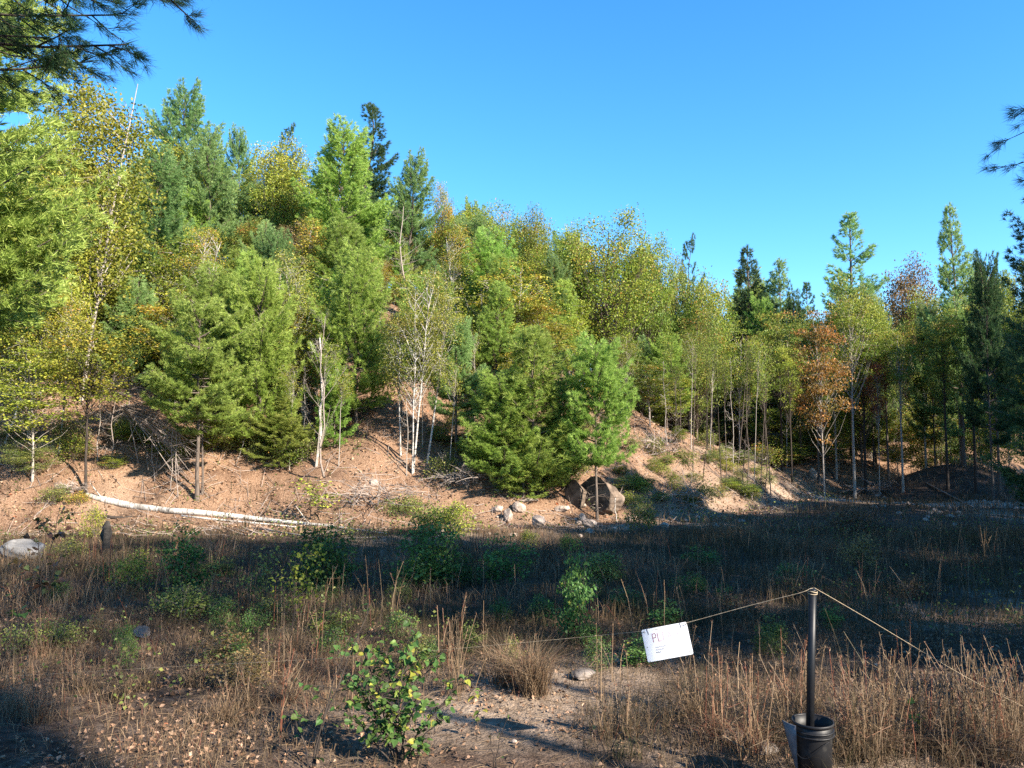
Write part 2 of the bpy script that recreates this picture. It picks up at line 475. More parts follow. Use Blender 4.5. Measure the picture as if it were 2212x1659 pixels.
def pine_kit(name, h, r, base, spacing, k=7, nl=0.17, nw=0.026, perw=5, shape='cone', tuftstep=0.11, trunk_r=None, gap=0.15,
             dead=0.0, lift=0.0, keep=None, irregular=0.25, bend=0.1):
    """white-pine like tree: whorls of limbs, flat sprays of twigs, needle tufts"""
    tr = trunk_r or h * 0.0105
    mt, mc = MB(), MB()
    zz = np.linspace(0, h, 14)
    wv = wobble(14, bend)
    tp = np.column_stack([wv, zz])
    tube(mt, tp, np.interp(zz, [0, .06 * h, h], [tr * 1.35, tr, tr * 0.12]), 8, bri=1.0)
    def tpos(z):
        return np.array([np.interp(z, zz, tp[:, 0]), np.interp(z, zz, tp[:, 1]), z])
    C, D, MX = [], [], []
    z = base * h
    while z < h * 0.985:
        f = (z - base * h) / (h * (1 - base))
        if shape == 'cone':
            prof = (1 - f) ** 0.62 * min(1, 0.6 + f * 3.0)
        elif shape == 'round':
            prof = math.sqrt(max(0, 1 - (f * 1.02 - 0.22) ** 2 / 0.66)) * 0.95
        elif shape == 'spire':
            prof = (1 - f) ** 0.72 * min(1, 0.5 + f * 4)
        else:  # old: ragged plates
            prof = ((1 - f) ** 0.6) * (0.55 + 0.5 * random.random())
        a0 = random.random() * 6.283
        nb = perw + random.choice([-1, 0, 0, 1])
        for b in range(nb):
            if random.random() < gap:
                continue
            az = a0 + b * 6.283 / nb + random.gauss(0, 0.25)
            L = max(0.18, r * prof * random.uniform(1 - irregular, 1 + irregular * 0.6))
            up = R(10 + 44 * f ** 1.3) + random.gauss(0, 0.1) + lift
            if keep and not keep(az, z):
                continue
            z0 = z + random.uniform(-0.3, 0.3) * spacing
            p0 = tpos(min(z0, h * 0.99))
            dh = np.array([math.cos(az), math.sin(az), 0])
            s = np.linspace(0, 1, 6)
            sag = -0.10 * L * np.sin(s * math.pi) * (1 - f) + 0.16 * L * s ** 2.2 * (1 - f * .5)
            pts = p0 + dh * (s * L * math.cos(up))[:, None] + np.array([0, 0, 1]) * (s * L * math.sin(up) + sag)[:, None]
            side = np.array([-dh[1], dh[0], 0])
            pts += side * (random.gauss(0, 0.06) * L * s ** 2)[:, None]
            br = 0.010 + 0.012 * L
            tube(mt, pts, np.linspace(br, 0.004, 6), 4)
            nt_ = max(3, int(L / tuftstep))
            for t in np.linspace(0.22, 1.0, nt_):
                pos = np.array([np.interp(t, s, pts[:, j]) for j in range(3)])
                tl = (0.12 + 0.5 * L * (1 - t) * min(1, t * 2.4)) * random.uniform(0.6, 1.15)
                for sg in (-1, 1):
                    dv = nrm(dh * random.uniform(.5, .9) + side * sg * random.uniform(.5, .9) + np.array([0, 0, random.uniform(-.08, .3)]))
                    m_ = max(1, int(tl / (nl * 0.75)))
                    for q in range(m_):
                        u = (q + 1) / m_
                        C.append(pos + dv * tl * u + rng.normal(0, 0.035, 3)); D.append(dv * 0.8 + np.array([0, 0, .35]))
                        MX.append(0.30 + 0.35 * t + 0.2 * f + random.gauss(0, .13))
                    if tl > 0.3 and random.random() < 0.5:
                        tube(mt, [pos, pos + dv * tl], [0.007, 0.003], 3)
            C.append(pts[-1]); D.append(nrm(pts[-1] - pts[-2])); MX.append(.75)
        z += spacing * random.uniform(0.75, 1.2) * (1.0 - 0.35 * f)
    for q in range(5):
        C.append(tpos(h * (0.95 + 0.01 * q))); D.append(np.array([0, 0, 1.])); MX.append(.8)
    if dead > 0:
        zd = 0.08 * h
        while zd < base * h * 1.05:
            for b in range(random.randint(2, 4)):
                az = random.random() * 6.283
                L = dead * random.uniform(0.35, 1.0)
                p0 = tpos(zd); dh = np.array([math.cos(az), math.sin(az), random.uniform(-.25, .2)])
                mid = p0 + dh * L * .55 + rng.normal(0, .04, 3)
                tip = p0 + dh * L + np.array([0, 0, random.uniform(-.2, .05) * L])
                tube(mt, [p0, mid, tip], [0.011, .008, .003], 3)
                for q in range(3):
                    dv = nrm(dh + rng.normal(0, .5, 3)); pp = mid + (tip - mid) * random.random()
                    tube(mt, [pp, pp + dv * L * .3], [.005, .002], 3)
            zd += spacing * random.uniform(.6, 1.2)
    C = np.array(C); D = np.array(D)
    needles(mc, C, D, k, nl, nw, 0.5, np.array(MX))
    return Kit(h, 2 * r, mt.build(name + '_trunk', [BARK], True), mc.build(name + '_crown', [NEEDLE['fresh']]))

def decid_kit(name, h, r, base, nclump, per, leaf, sig=None, stems=1, trunk_r=None, bark='BARK', asym=0.25, lean=0.0, layered=False, tris=True, limbfrac=1.0):
    tr = trunk_r or h * 0.011
    mt, mc = MB(), MB()
    sig = sig or r * 0.24
    zc, hz = (base + 1) / 2 * h, (1 - base) / 2 * h
    cl = []
    ph = rng.uniform(0, 6.28, 4)
    while len(cl) < nclump:
        p = rng.uniform(-1, 1, 3)
        q = np.linalg.norm(p)
        az = math.atan2(p[1], p[0])
        lim = 0.9 + asym * (0.5 * math.sin(2 * az + ph[0]) + 0.5 * math.sin(3 * az + ph[1] + 3 * p[2]))
        if q > lim or q < 0.25 * rng.random():
            continue
        cl.append(np.array([p[0] * r, p[1] * r, zc + p[2] * hz * 0.94]))
    trunks = []
    for sidx in range(stems):
        n = 10
        zz = np.linspace(0, h * (0.9 if stems == 1 else random.uniform(.75, .92)), n)
        off = np.array([random.gauss(0, .10), random.gauss(0, .10)]) if stems > 1 else np.zeros(2)
        ln = np.array([random.gauss(0, .045), random.gauss(0, .045)]) if stems > 1 else np.array([lean, 0])
        tp = np.column_stack([wobble(n, .13) * (zz / h)[:, None] * 1.4 + off + ln * zz[:, None], zz])
        rr = np.interp(zz / h, [0, .05, 1], [tr * 1.3, tr, tr * .08]) * (1 if sidx == 0 else .75)
        tube(mt, tp, rr, 8)
        trunks.append(tp)
    for c in cl:
        tp = trunks[random.randrange(stems)]
        dxy = math.hypot(c[0], c[1])
        zt = max(base * h * .5, min(c[2] - dxy * random.uniform(.8, 1.5) - .05 * h, tp[-1, 2] * .95))
        p0 = np.array([np.interp(zt, tp[:, 2], tp[:, 0]), np.interp(zt, tp[:, 2], tp[:, 1]), zt])
        mid = p0 * .45 + c * .55 + rng.normal(0, .05 * r, 3) - np.array([0, 0, .04 * r])
        L = np.linalg.norm(c - p0)
        if random.random() < limbfrac: tube(mt, [p0, (p0 + mid) / 2 + rng.normal(0, .03 * r, 3), mid, c], np.array([1, .75, .5, .25]) * min(tr * .32, .005 + .007 * L), 4)
        nn = int(per * random.uniform(.5, 1.3))
        sg = sig * random.uniform(.7, 1.2)
        P = c + np.clip(rng.normal(0, 1, (nn, 3)), -1.7, 1.7) * np.array([sg, sg, sg * (.38 if layered else .75)])
        for q in range(4):
            e = P[rng.integers(nn)]
            tube(mt, [c, e], [.007, .002], 3)
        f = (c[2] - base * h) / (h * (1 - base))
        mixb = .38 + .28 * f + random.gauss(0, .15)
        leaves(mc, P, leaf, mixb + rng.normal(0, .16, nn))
    bm = {'BARK': BARK, 'BIRCH': BIRCH, 'BARKG': BARKG, 'BARKD': BARKD}[bark]
    return Kit(h, 2 * r, mt.build(name + '_trunk', [bm], True), mc.build(name + '_crown', [M['oak']]))

def bare_kit(name, h, tr, nb, bl, up=0.7, mat=None, top=0.95, taper=.15, broken=False, bend=.3, lo=.15):
    mt = MB()
    n = 10
    zz = np.linspace(0, h * top, n)
    tp = np.column_stack([wobble(n, bend), zz])
    tube(mt, tp, np.interp(zz / h, [0, .05, 1], [tr * 1.3, tr, tr * (.55 if broken else taper)]), 8, cap=True)
    def limb(p, d, L, rad, depth):
        s = np.linspace(0, 1, 5)[:, None]
        sd = rng.normal(0, .12 * L, 3)
        pts = p + d * L * s + sd * s ** 2 + np.array([0, 0, .12 * L]) * s ** 2
        tube(mt, pts, np.linspace(rad, max(rad * .25, .002), 5), 4 if depth == 0 else 3)
        if depth < 2:
            for q in range(4 if depth == 0 else 3):
                t = random.uniform(.3, .95)
                k = min(3, int(t * 4))
                pp = pts[k] + (pts[k + 1] - pts[k]) * (t * 4 - k)
                limb(pp, nrm(d + rng.normal(0, .55, 3)), L * random.uniform(.25, .5), max(rad * .45, .002), depth + 1)
    for b in range(nb):
        t = random.uniform(lo, .98)
        z = t * h * top
        p = np.array([np.interp(z, zz, tp[:, 0]), np.interp(z, zz, tp[:, 1]), z])
        az = random.random() * 6.283
        d = nrm([math.cos(az), math.sin(az), up * random.uniform(.4, 1.5)])
        limb(p, d, bl * (1.1 - .7 * t) * random.uniform(.6, 1.2), tr * .3 * (1.1 - .6 * t), 0)
    return Kit(h, h * .3, mt.build(name + '_trunk', [mat or DEAD], True), None)

KITS = {}
def kits():
    K = KITS
    K['lush0'] = pine_kit('lush_pine', 6.5, 2.1, .05, .50, k=16, nl=.18, nw=.020, perw=7, tuftstep=.10, gap=.2, lift=.18, irregular=.45)
    K['lush1'] = pine_kit('lush_pine', 7.5, 2.2, .12, .60, k=16, nl=.18, nw=.020, perw=7, tuftstep=.10, gap=.22, shape='round', lift=.2, irregular=.45)
    K['hero'] = pine_kit('small_pine', 5.4, 1.4, .34, .40, k=19, perw=6, nl=.15, nw=.015, tuftstep=.075, gap=.04, shape='round', dead=.7, trunk_r=.05, bend=.04, lift=.12)
    K['mid0'] = pine_kit('mid_pine', 11, 2.8, .16, .72, k=16, perw=6, tuftstep=.115, nl=.21, nw=.028, gap=.12, lift=.12, irregular=.5)
    K['mid1'] = pine_kit('mid_pine', 12, 2.8, .26, .78, k=16, perw=6, tuftstep=.115, nl=.21, nw=.028, lift=.1, shape='round', gap=.14, dead=.9, irregular=.5)
    K['mid2'] = pine_kit('mid_pine', 11, 2.7, .20, .76, k=16, perw=6, tuftstep=.115, nl=.21, nw=.028, lift=.2, shape='round', gap=.2, irregular=.6, bend=.4)
    K['plate'] = pine_kit('plated_pine', 9, 2.7, .46, .72, k=17, perw=6, tuftstep=.10, nl=.18, nw=.022, shape='round', gap=.12, dead=1.3, lift=-.1, irregular=.4)
    K['old'] = pine_kit('ragged_pine', 14, 2.5, .36, .85, k=17, perw=4, tuftstep=.09, nl=.22, nw=.028, shape='old', gap=.16, lift=.16, bend=.5, irregular=.55)
    K['spire'] = pine_kit('spire_conifer', 13, 2.6, .14, .72, k=16, perw=5, tuftstep=.10, nl=.2, nw=.028, shape='spire', gap=.16, lift=.0, irregular=.6)
    K['spire2'] = pine_kit('spire_conifer', 12, 2.6, .14, .66, k=16, perw=5, tuftstep=.10, nl=.2, nw=.028, shape='spire', gap=.2, lift=.22, irregular=.6)
    K['slim'] = pine_kit('slim_pine', 11, 1.8, .54, .56, k=16, perw=5, tuftstep=.09, nl=.18, nw=.024, shape='round', gap=.2, dead=.7, trunk_r=.06, bend=.2, lift=.05, irregular=.5)
    K['oak0'] = decid_kit('broad_tree', 12, 3.6, .22, 230, 110, .15, sig=.46)
    K['oak1'] = decid_kit('broad_tree', 11, 3.0, .28, 180, 105, .145, sig=.40, asym=.4)
    K['round'] = decid_kit('rounded_tree', 9, 2.2, .22, 150, 105, .12, sig=.34, asym=.35)
    K['birch0'] = decid_kit('birch_tree', 10, 1.25, .32, 95, 95, .085, sig=.28, bark='BIRCH', trunk_r=.055, stems=2)
    K['birch1'] = decid_kit('birch_tree', 10.5, 1.1, .40, 80, 85, .085, sig=.27, bark='BIRCH', trunk_r=.06, lean=.05)
    K['tall'] = decid_kit('tall_yellow_tree', 13, 2.1, .10, 260, 130, .125, sig=.38, bark='BARKG', trunk_r=.07, lean=.10, limbfrac=.3)
    K['slender'] = decid_kit('slender_tree', 7, 1.1, .26, 70, 95, .095, sig=.26, trunk_r=.035, layered=True, bark='BARKG')
    K['slender2'] = decid_kit('slender_tree', 8, 1.3, .42, 62, 90, .095, sig=.30, trunk_r=.045, layered=True, bark='BARKG', asym=.5)
    K['under'] = decid_kit('understory_tree', 4.2, 1.2, .08, 70, 90, .09, sig=.26, trunk_r=.024, layered=True, bark='BARKG')
    K['pole'] = decid_kit('pole_tree', 9, .75, .62, 22, 60, .095, sig=.26, trunk_r=.045, bark='BARKG', asym=.4)
    K['trunky'] = decid_kit('forest_tree', 12, 1.7, .50, 75, 90, .12, sig=.36, trunk_r=.11, bark='BARKD', asym=.4, layered=True)
    K['snag'] = bare_kit('birch_snag', 5.4, .085, 5, 1.6, .9, BIRCH, broken=True, bend=.25, lo=.45)
    K['bare0'] = bare_kit('bare_tree', 7, .05, 16, 1.8, .9, DEAD)
    K['bare1'] = bare_kit('bare_tree', 8, .06, 22, 1.9, .55, DEAD, lo=.25)
    K['deadpole'] = bare_kit('dead_pole', 7.5, .06, 26, 1.0, .15, DEAD, lo=.12)
    K['shrub0'] = decid_kit('leafy_shrub', 1.5, .55, .06, 40, 50, .075, sig=.13, stems=4, trunk_r=.012, bark='BARKD')
    K['shrub1'] = decid_kit('leafy_shrub', 1.4, .42, .12, 28, 46, .075, sig=.12, stems=3, trunk_r=.011, bark='BARKD', asym=.5)
    K['low0'] = decid_kit('low_shrub', .8, .8, .02, 46, 46, .06, sig=.14, stems=5, trunk_r=.009, bark='BARK')
    K['low1'] = decid_kit('low_shrub', 1.0, .55, .02, 34, 44, .06, sig=.13, stems=5, trunk_r=.009, bark='BARK')
    K['wand'] = decid_kit('sapling', 1.8, .4, .35, 14, 20, .085, sig=.15, stems=2, trunk_r=.011, bark='BARKD', asym=.5)
kits()

def plant(kind, x, y, z, h, w=None, pal=None, bark=None, name='pine_tree', label=None, cat='tree', group=None, rot=None, lean=(0, 0), crown='crown', trunk='trunk'):
    k = KITS[kind]
    sz = h / k.h
    sx = (w / k.w) if w else sz
    o = empty(name, (x, y, z - 0.05 - 0.03 * h * (kind not in ('shrub0', 'shrub1', 'low0', 'low1', 'wand')) * .5), scale=(sx, sx, sz),
              rot=(lean[1], lean[0], random.random() * 6.283 if rot is None else rot))
    t = link(trunk, k.trunk, o)
    if bark: setmat(t, bark)
    if k.crown:
        c = link(crown, k.crown, o)
        if pal: setmat(c, pal)
    tag(o, label, cat, group)
    return o

# ------------------------------------------------------------------ rocks
def rock_mesh(name, seed, mat, sx, sy, sz, cuts=12, rough=.10, sub=3, faces=()):
    import bmesh
    rs = np.random.default_rng(seed)
    bm = bmesh.new()
    bmesh.ops.create_icosphere(bm, subdivisions=sub + 1, radius=1)
    V = np.array([v.co[:] for v in bm.verts])
    T = np.array([[v.index for v in f.verts] for f in bm.faces])
    bm.free()
    for c in range(cuts):
        n = nrm(rs.standard_normal(3)); d = rs.uniform(.62, .9)
        s = V @ n - d
        V = V - np.where(s > 0, s, 0)[:, None] * n
    for n, d in faces:
        n = nrm(np.array(n, float)); s = V @ n - d
        V = V - np.where(s > 0, s, 0)[:, None] * n
    disp = np.zeros(len(V))
    for q, f in enumerate((2.2, 5, 11)):
        disp += fbm(V[:, 0] * f + 3 * V[:, 2], V[:, 1] * f - 2 * V[:, 2], seed + q * 9, 2) * rough * (1, .5, .3)[q]
    V = V * (1 + disp)[:, None] * np.array([sx, sy, sz])
    mb = MB(); mb.add(V, T)
    return mb.build(name, [mat])

# ------------------------------------------------------------------ grass
def blades(mb, P, h, w, bend, mix, az=None, seg=2):
    n = len(P)
    az = rng.uniform(0, 6.283, n) if az is None else az
    d = np.stack([np.cos(az), np.sin(az), np.zeros(n)], -1)
    s = np.stack([-np.sin(az), np.cos(az), np.zeros(n)], -1)
    yaw = rng.uniform(0, 3.14, n)
    s = s * np.cos(yaw)[:, None] + d * np.sin(yaw)[:, None]
    h = np.asarray(h)[:, None]; b = (np.asarray(bend)[:, None]) * h
    w = np.broadcast_to(np.asarray(w, float), (n,))[:, None] * .5
    up = np.array([0, 0, 1.])
    p1 = P + up * h * .5 + d * b * .25
    p2 = P + up * h * (1 - .25 * np.minimum(np.asarray(bend)[:, None], 1.5)) + d * b
    v = np.stack([P - s * w, P + s * w, p1 - s * w * .8, p1 + s * w * .8, p2], 1).reshape(-1, 3)
    i = np.arange(n)[:, None] * 5
    tr = i + [2, 3, 4]
    qd = i + [0, 1, 3, 2]
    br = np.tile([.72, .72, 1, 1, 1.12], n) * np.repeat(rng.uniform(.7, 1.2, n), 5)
    mb.add(v, tr, qd, np.repeat(np.clip(mix, 0, 1), 5), br)

def seedstalks(mb, base, n, hmin, hmax, spread, mixc, w=.0035, head=True):
    """tall dry stalks with fuzzy seed heads round one clump base"""
    for q in range(n):
        az = random.random() * 6.283
        hh = random.uniform(hmin, hmax)
        ln = abs(random.gauss(0, spread))
        p0 = np.array(base) + np.array([random.gauss(0, .05), random.gauss(0, .05), 0])
        d = np.array([math.cos(az), math.sin(az), 0])
        s = np.linspace(0, 1, 4)[:, None]
        pts = p0 + np.array([0, 0, hh]) * s + d * ln * hh * s ** 1.6 + np.cumsum(rng.normal(0, .018 * hh, (4, 3)), 0) * s
        if random.random() < .22:
            az2 = random.random() * 6.283; kb = random.choice([1, 2])
            for j_ in range(kb + 1, 4):
                pts[j_] = pts[kb] + np.array([math.cos(az2), math.sin(az2), random.uniform(-.7, .3)]) * hh * .3 * (j_ - kb)
            pts[:, 2] = np.maximum(pts[:, 2], p0[2] + .01)
        m_ = min(1, max(0, random.gauss(mixc, .12)))
        tube(mb, pts, np.array([w, w, w * .8, w * .6]), 3, mix=m_, bri=random.uniform(.8, 1.15))
        if head:
            k = random.randint(5, 10)
            tt = rng.uniform(.55, 1.0, k)
            C = np.stack([np.interp(tt, s[:, 0], pts[:, j]) for j in range(3)], -1)
            D = np.tile(nrm(np.array([d[0] * .5, d[1] * .5, 1.])), (k, 1))
            needles(mb, C, D, 2, .035, .007, .7, np.full(k, min(1, m_ + .12)))
# ------------------------------------------------------------------ trees of the hillside and the forest edge
def tree_px(kind, vx, base, vtop, wv=None, pal=None, label=None, bark=None, name='pine_tree', group=None, lean=(0, 0), rot=None, cat='tree', **kw):
    """base: (ground pixel row,) or a distance in metres"""
    if isinstance(base, tuple):
        x, y, z = hit(vx, base[0])
    else:
        x, y, _ = at(vx, 600, base); z = Hs(x, y)
    zt = at(vx, vtop, y)[2]
    w = wv * VK / FPX * y if wv else None
    p = None
    if pal:
        p = NEEDLE.get(pal) if 'pine' in name or 'spruce' in name or 'conifer' in name else M[pal]
        p = p or M[pal]
    return plant(kind, x, y, z, max(.4, zt - z), w, p, bark, name, label, cat, group, lean=lean, rot=rot, **kw)

MARKS = [(20, 'the left edge birches'), (185, 'the orange maple'), (330, 'the dead brush fan'), (430, 'the flat-topped pine'), (560, 'the leaning pale stem'), (685, 'the broken white snag'), (770, 'the tall full green pine'), (900, 'the white birch clump'), (1010, 'the dead-branched pine'), (1150, 'the broad bushy pine'), (1290, 'the young boulder pine'), (1400, 'the layered beech'), (1510, 'the crowded poles'), (1605, 'the long straight trunk'), (1692, 'the twin-tipped conifer'), (1770, 'the orange maple at right'), (1832, 'the tall spiky conifer'), (1955, 'the pinkish maple'), (2066, 'the tall pale pine'), (2180, 'the dark right-edge pine')]
TONE = {'blue': 'blue-green', 'fresh': 'fresh green', 'oak': 'green-gold', 'lime': 'lime-yellow', 'birch': 'yellowing', 'beech': 'bronze-tinged', 'yellow': 'yellow-green', 'gold': 'golden', 'rust': 'russet', 'weed': 'olive', 'dark': 'dark green'}
KINDW = {'pine_tree': 'pine', 'deciduous_tree': 'broadleaf', 'birch_tree': 'birch', 'brush_sapling': 'sapling'}
def near_mark(vx, tol=25):
    mk = min(MARKS, key=lambda m: abs(m[0] - vx))
    return ('in line with ' if abs(vx - mk[0]) < tol else ('just left of ' if vx < mk[0] else 'just right of ')) + mk[1]
PX = tree_px
# pines that stand out
PX('hero', 1290, (1122,), 742, 185, 'fresh', 'young green pine with a bare lower trunk standing in front of the big boulder')
PX('lush0', 1150, (1062,), 705, 285, 'fresh', 'broad bushy bright green pine left of the young pine by the boulder', rot=1.0)
PX('lush1', 1085, (1050,), 800, 215, 'fresh', 'light green airy pine filling the gap left of the broad bushy pine', rot=2)
PX('lush0', 1215, (1052,), 815, 170, 'fresh', 'low wide pine wedged between the broad bushy pine and the young boulder pine', rot=5)
PX('mid1', 985, (985,), 690, 135, 'blue', 'pine with grey dead side branches just right of the white birch clump')
PX('lush1', 770, (925,), 545, 215, 'fresh', 'tall full green pine growing mid slope between the white snag and the birch clump')
PX('lush0', 722, (965,), 775, 120, 'fresh', 'small bushy green pine close behind the broken white birch snag')
PX('plate', 425, (1078,), 660, 270, 'yellow', 'flat-topped pine with paired bare trunks on the leafy lower slope', rot=2.2)
PX('plate', 437, (1068,), 745, 150, 'yellow', 'thin pine standing tight behind the flat-topped pine with bare trunk', rot=.6)
PX('lush1', 560, (985,), 575, 205, 'fresh', 'dense green pine above the leaning pale birch stem', rot=.2)
PX('lush0', 610, (1010,), 850, 190, 'yellow', 'low spreading yellow-green pine behind the leaning pale birch stem', rot=4)
PX('lush0', 500, 33, 640, 150, 'blue', 'pine with dark flat lower boughs at mid height of the left slope', rot=2)
PX('mid1', 330, 33, 330, 205, 'blue', 'big blue-green pine right of the tall yellow poplar', rot=1)
PX('mid2', 385, 41, 188, 190, 'blue', 'highest pine on the left skyline with a thin pointed tip')
PX('mid2', 455, 39, 285, 150, 'blue', 'round-shouldered pine on the skyline right of the highest left pine')
PX('mid2', 515, 46, 288, 95, 'blue', 'narrow pine tip on the skyline beside the yellow-green maple')
PX('old', 612, 49, 262, 110, 'dark', 'pine with a bare forked tip rising behind the yellow-green maple')
PX('mid1', 735, 38, 276, 220, 'fresh', 'large conical green pine below the ragged dark skyline pine', rot=.4)
PX('old', 798, 50, 206, 190, 'dark', 'ragged dark pine with layered boughs rising highest at centre skyline', rot=2.2, group=None)
PX('mid2', 885, 44, 338, 140, 'blue', 'pine with a pointed crown right of the ragged dark skyline pine', rot=3)
PX('mid1', 1020, 37, 478, 165, 'blue', 'dark green pine in front of the rounded oak row', rot=5)
PX('lush1', 1085, 35, 620, 110, 'fresh', 'mid-green pine filling the slope under the dark pine by the oaks')
PX('mid2', 1190, 38, 560, 105, 'blue', 'slim pine standing left of the great spreading oak', rot=1)
PX('old', 1485, 50, 498, 100, 'dark', 'small pine tuft poking over the crowns right of the great oak')
PX('spire2', 1622, 54, 518, 200, 'dark', 'pointed conifer on the skyline left of the twin-tipped one')
PX('spire2', 1692, 54, 548, 190, 'blue', 'twin-tipped conifer on the low part of the skyline', rot=2)
PX('spire', 1745, 62, 602, 110, 'dark', 'small distant conifer tip in the lowest dip of the skyline')
PX('spire', 1832, 50, 452, 250, 'blue', 'tall spiky conifer with a long bough sticking out to its left', rot=4)
PX('spire2', 2066, 40, 424, 195, 'blue', 'tall pale pine with a bare straight trunk near the right edge', rot=1)
PX('slim', 1605, (958,), 590, 125, 'yellow', 'slender pine with a long pale straight trunk on top of the bank')
PX('slim', 1652, (985,), 640, 85, 'fresh', 'slender pine with a thin pale trunk just right of the long straight one')
PX('slim', 1535, 40, 745, 105, 'yellow', 'short pine crown held above the thin bare poles on the bank')
PX('mid1', 2005, 43, 660, 100, 'blue', 'shaded pine left of the tall pale pine')
PX('mid1', 2125, 34, 560, 120, 'dark', 'shaded pine behind the right-hand dark pine')
PX('lush1', 1880, 47, 640, 110, 'blue', 'green pine beneath the tall spiky conifer')
PX('lush1', 1715, 50, 640, 90, 'dark', 'dark pine between the twin-tipped conifer and the orange maple')
PX('lush0', 1130, (1075,), 940, 150, 'yellow', 'low drooping pine boughs over the brush left of the big boulder', rot=3)
PX('mid1', 650, 37, 560, 90, 'blue', 'shaded pine behind the bare grey birch')
PX('lush1', 250, 31, 560, 120, 'yellow', 'yellow-green pine under the tall yellow poplar')
PX('lush1', 920, 35, 650, 90, 'blue', 'pine behind the yellow birch clump')

D = dict(name='deciduous_tree')
PX('tall', 185, 27, 92, 260, 'lime', 'tall yellow poplar with pale forked limbs at the upper left', bark=BARKG, rot=0.0, name='poplar_tree')
PX('tall', 60, (950,), 250, 190, 'lime', 'yellow-green poplar close to the left edge', rot=1.5, name='poplar_tree')
PX('slender2', 185, (1066,), 640, 190, 'gold', 'yellow and orange maple with a dark trunk at the fallen log', bark=BARKD, name='maple_tree', rot=.5)
PX('slender', 70, (1040,), 740, 170, 'lime', 'yellow-green understory maple at the left edge beside the orange-tinged maple', name='maple_tree', rot=2)
PX('birch1', 12, (955,), 560, 120, 'gold', 'leaning white birch with a thick stem at the left edge', name='birch_tree', lean=(.22, 0), rot=0)
PX('birch1', 128, (975,), 600, 90, 'gold', 'thin straight white birch left of the orange maple', name='birch_tree', rot=1)
PX('birch0', 428, 30, 468, 115, 'gold', 'golden birch in front of the blue-green pines at left', name='birch_tree', rot=2)
PX('oak1', 588, 42, 288, 175, 'lime', 'yellow-green maple on the skyline left of the large conical pine', name='maple_tree', rot=3)
PX('oak1', 545, 39, 470, 120, 'beech', 'bronze-tinged maple below the skyline maple', name='maple_tree')
PX('round', 625, 36, 470, 100, 'rust', 'russet half-bare maple behind the grey birch', name='maple_tree', rot=4)
PX('birch0', 625, (935,), 515, 100, 'birch', 'sparse birch with grey limbs left of the broken white snag', name='birch_tree', rot=4)
PX('birch0', 655, (925,), 660, 95, 'gold', 'bright yellow birch just left of the broken white snag', name='birch_tree', rot=5)
PX('birch0', 820, 36, 545, 80, 'gold', 'pale yellow birch right of the large conical pine', name='birch_tree')
PX('birch1', 866, (985,), 640, 75, 'birch', 'left stem of the white birch clump', name='birch_tree', group='white birch clump', lean=(.05, 0))
PX('birch0', 896, (1022,), 552, 115, 'birch', 'tallest gold-leaved stem of the white birch clump', name='birch_tree', group='white birch clump', lean=(.03, 0), rot=1)
PX('birch1', 922, (1000,), 590, 95, 'birch', 'right-leaning stem of the white birch clump', name='birch_tree', group='white birch clump', lean=(.08, 0), rot=0)
PX('birch1', 1005, (985,), 770, 60, 'birch', 'short white birch behind the pine with dead side branches', name='birch_tree', lean=(.05, 0))
PX('round', 1075, 31, 660, 60, 'gold', 'bright yellow maple beside the broad bushy pine', name='maple_tree')
PX('round', 955, 47, 395, 75, 'gold', 'small yellow crown on the skyline right of the pointed pine', name='maple_tree')
PX('oak0', 1050, 46, 427, 190, 'oak', 'left of the rounded green-gold oaks on the skyline', name='oak_tree', rot=1)
PX('oak1', 1150, 45, 438, 120, 'oak', 'right of the rounded green-gold oaks on the skyline', name='oak_tree', rot=2)
PX('oak0', 1310, 40, 452, 235, 'oak', 'great spreading yellow-green oak at the centre of the ridge', name='oak_tree', rot=4)
PX('oak1', 1245, 43, 470, 110, 'oak', 'oak tucked behind the left side of the great oak', name='oak_tree')
PX('oak1', 1400, 43, 495, 120, 'oak', 'thin-topped oak behind the right side of the great oak', name='oak_tree', rot=3)
PX('round', 1445, 46, 545, 95, 'oak', 'green-gold maple right of the thin-topped oak', name='maple_tree')
PX('oak1', 1530, 44, 570, 140, 'oak', 'maple with reddish top above the thin bare poles', name='maple_tree', rot=5)
PX('round', 1500, 38, 660, 110, 'beech', 'bronze understory maple over the thin bare poles', name='maple_tree', rot=3)
PX('slender', 1400, 33, 770, 105, 'beech', 'layered green and orange beech left of the bank top', name='beech_tree')
PX('slender', 1455, 36, 800, 80, 'lime', 'layered yellow-green beech beside the thin bare poles', name='beech_tree', rot=2)
PX('slender2', 1350, 33, 700, 90, 'oak', 'shaded maple sapling under the great oak', name='maple_tree')
PX('under', 1265, 31, 770, 80, 'gold', 'yellow sapling between the bushy pine and the great oak', name='maple_tree')
PX('round', 1850, 44, 585, 125, 'lime', 'sunlit yellow-green maple in front of the tall spiky conifer', name='maple_tree', rot=1)
PX('slender', 1768, 35.5, 655, 105, 'orange', 'orange maple in the dark stand at right', name='maple_tree', rot=1)
PX('slender2', 1885, 39.5, 715, 62, 'red', 'small red-leaved maple right of the orange maple', name='maple_tree')
PX('oak1', 1955, 50, 542, 150, 'rust', 'thin pinkish half-bare maple left of the tall pale pine', name='maple_tree', rot=2)
PX('round', 2010, 47, 610, 100, 'oak', 'dull green maple beside the tall pale pine', name='maple_tree')
PX('slender', 1590, 38, 700, 85, 'oak', 'green maple between the two slender pines', name='maple_tree')
PX('slender', 1690, 44, 700, 95, 'beech', 'bronze-green maple behind the second slender pine', name='maple_tree', rot=4)

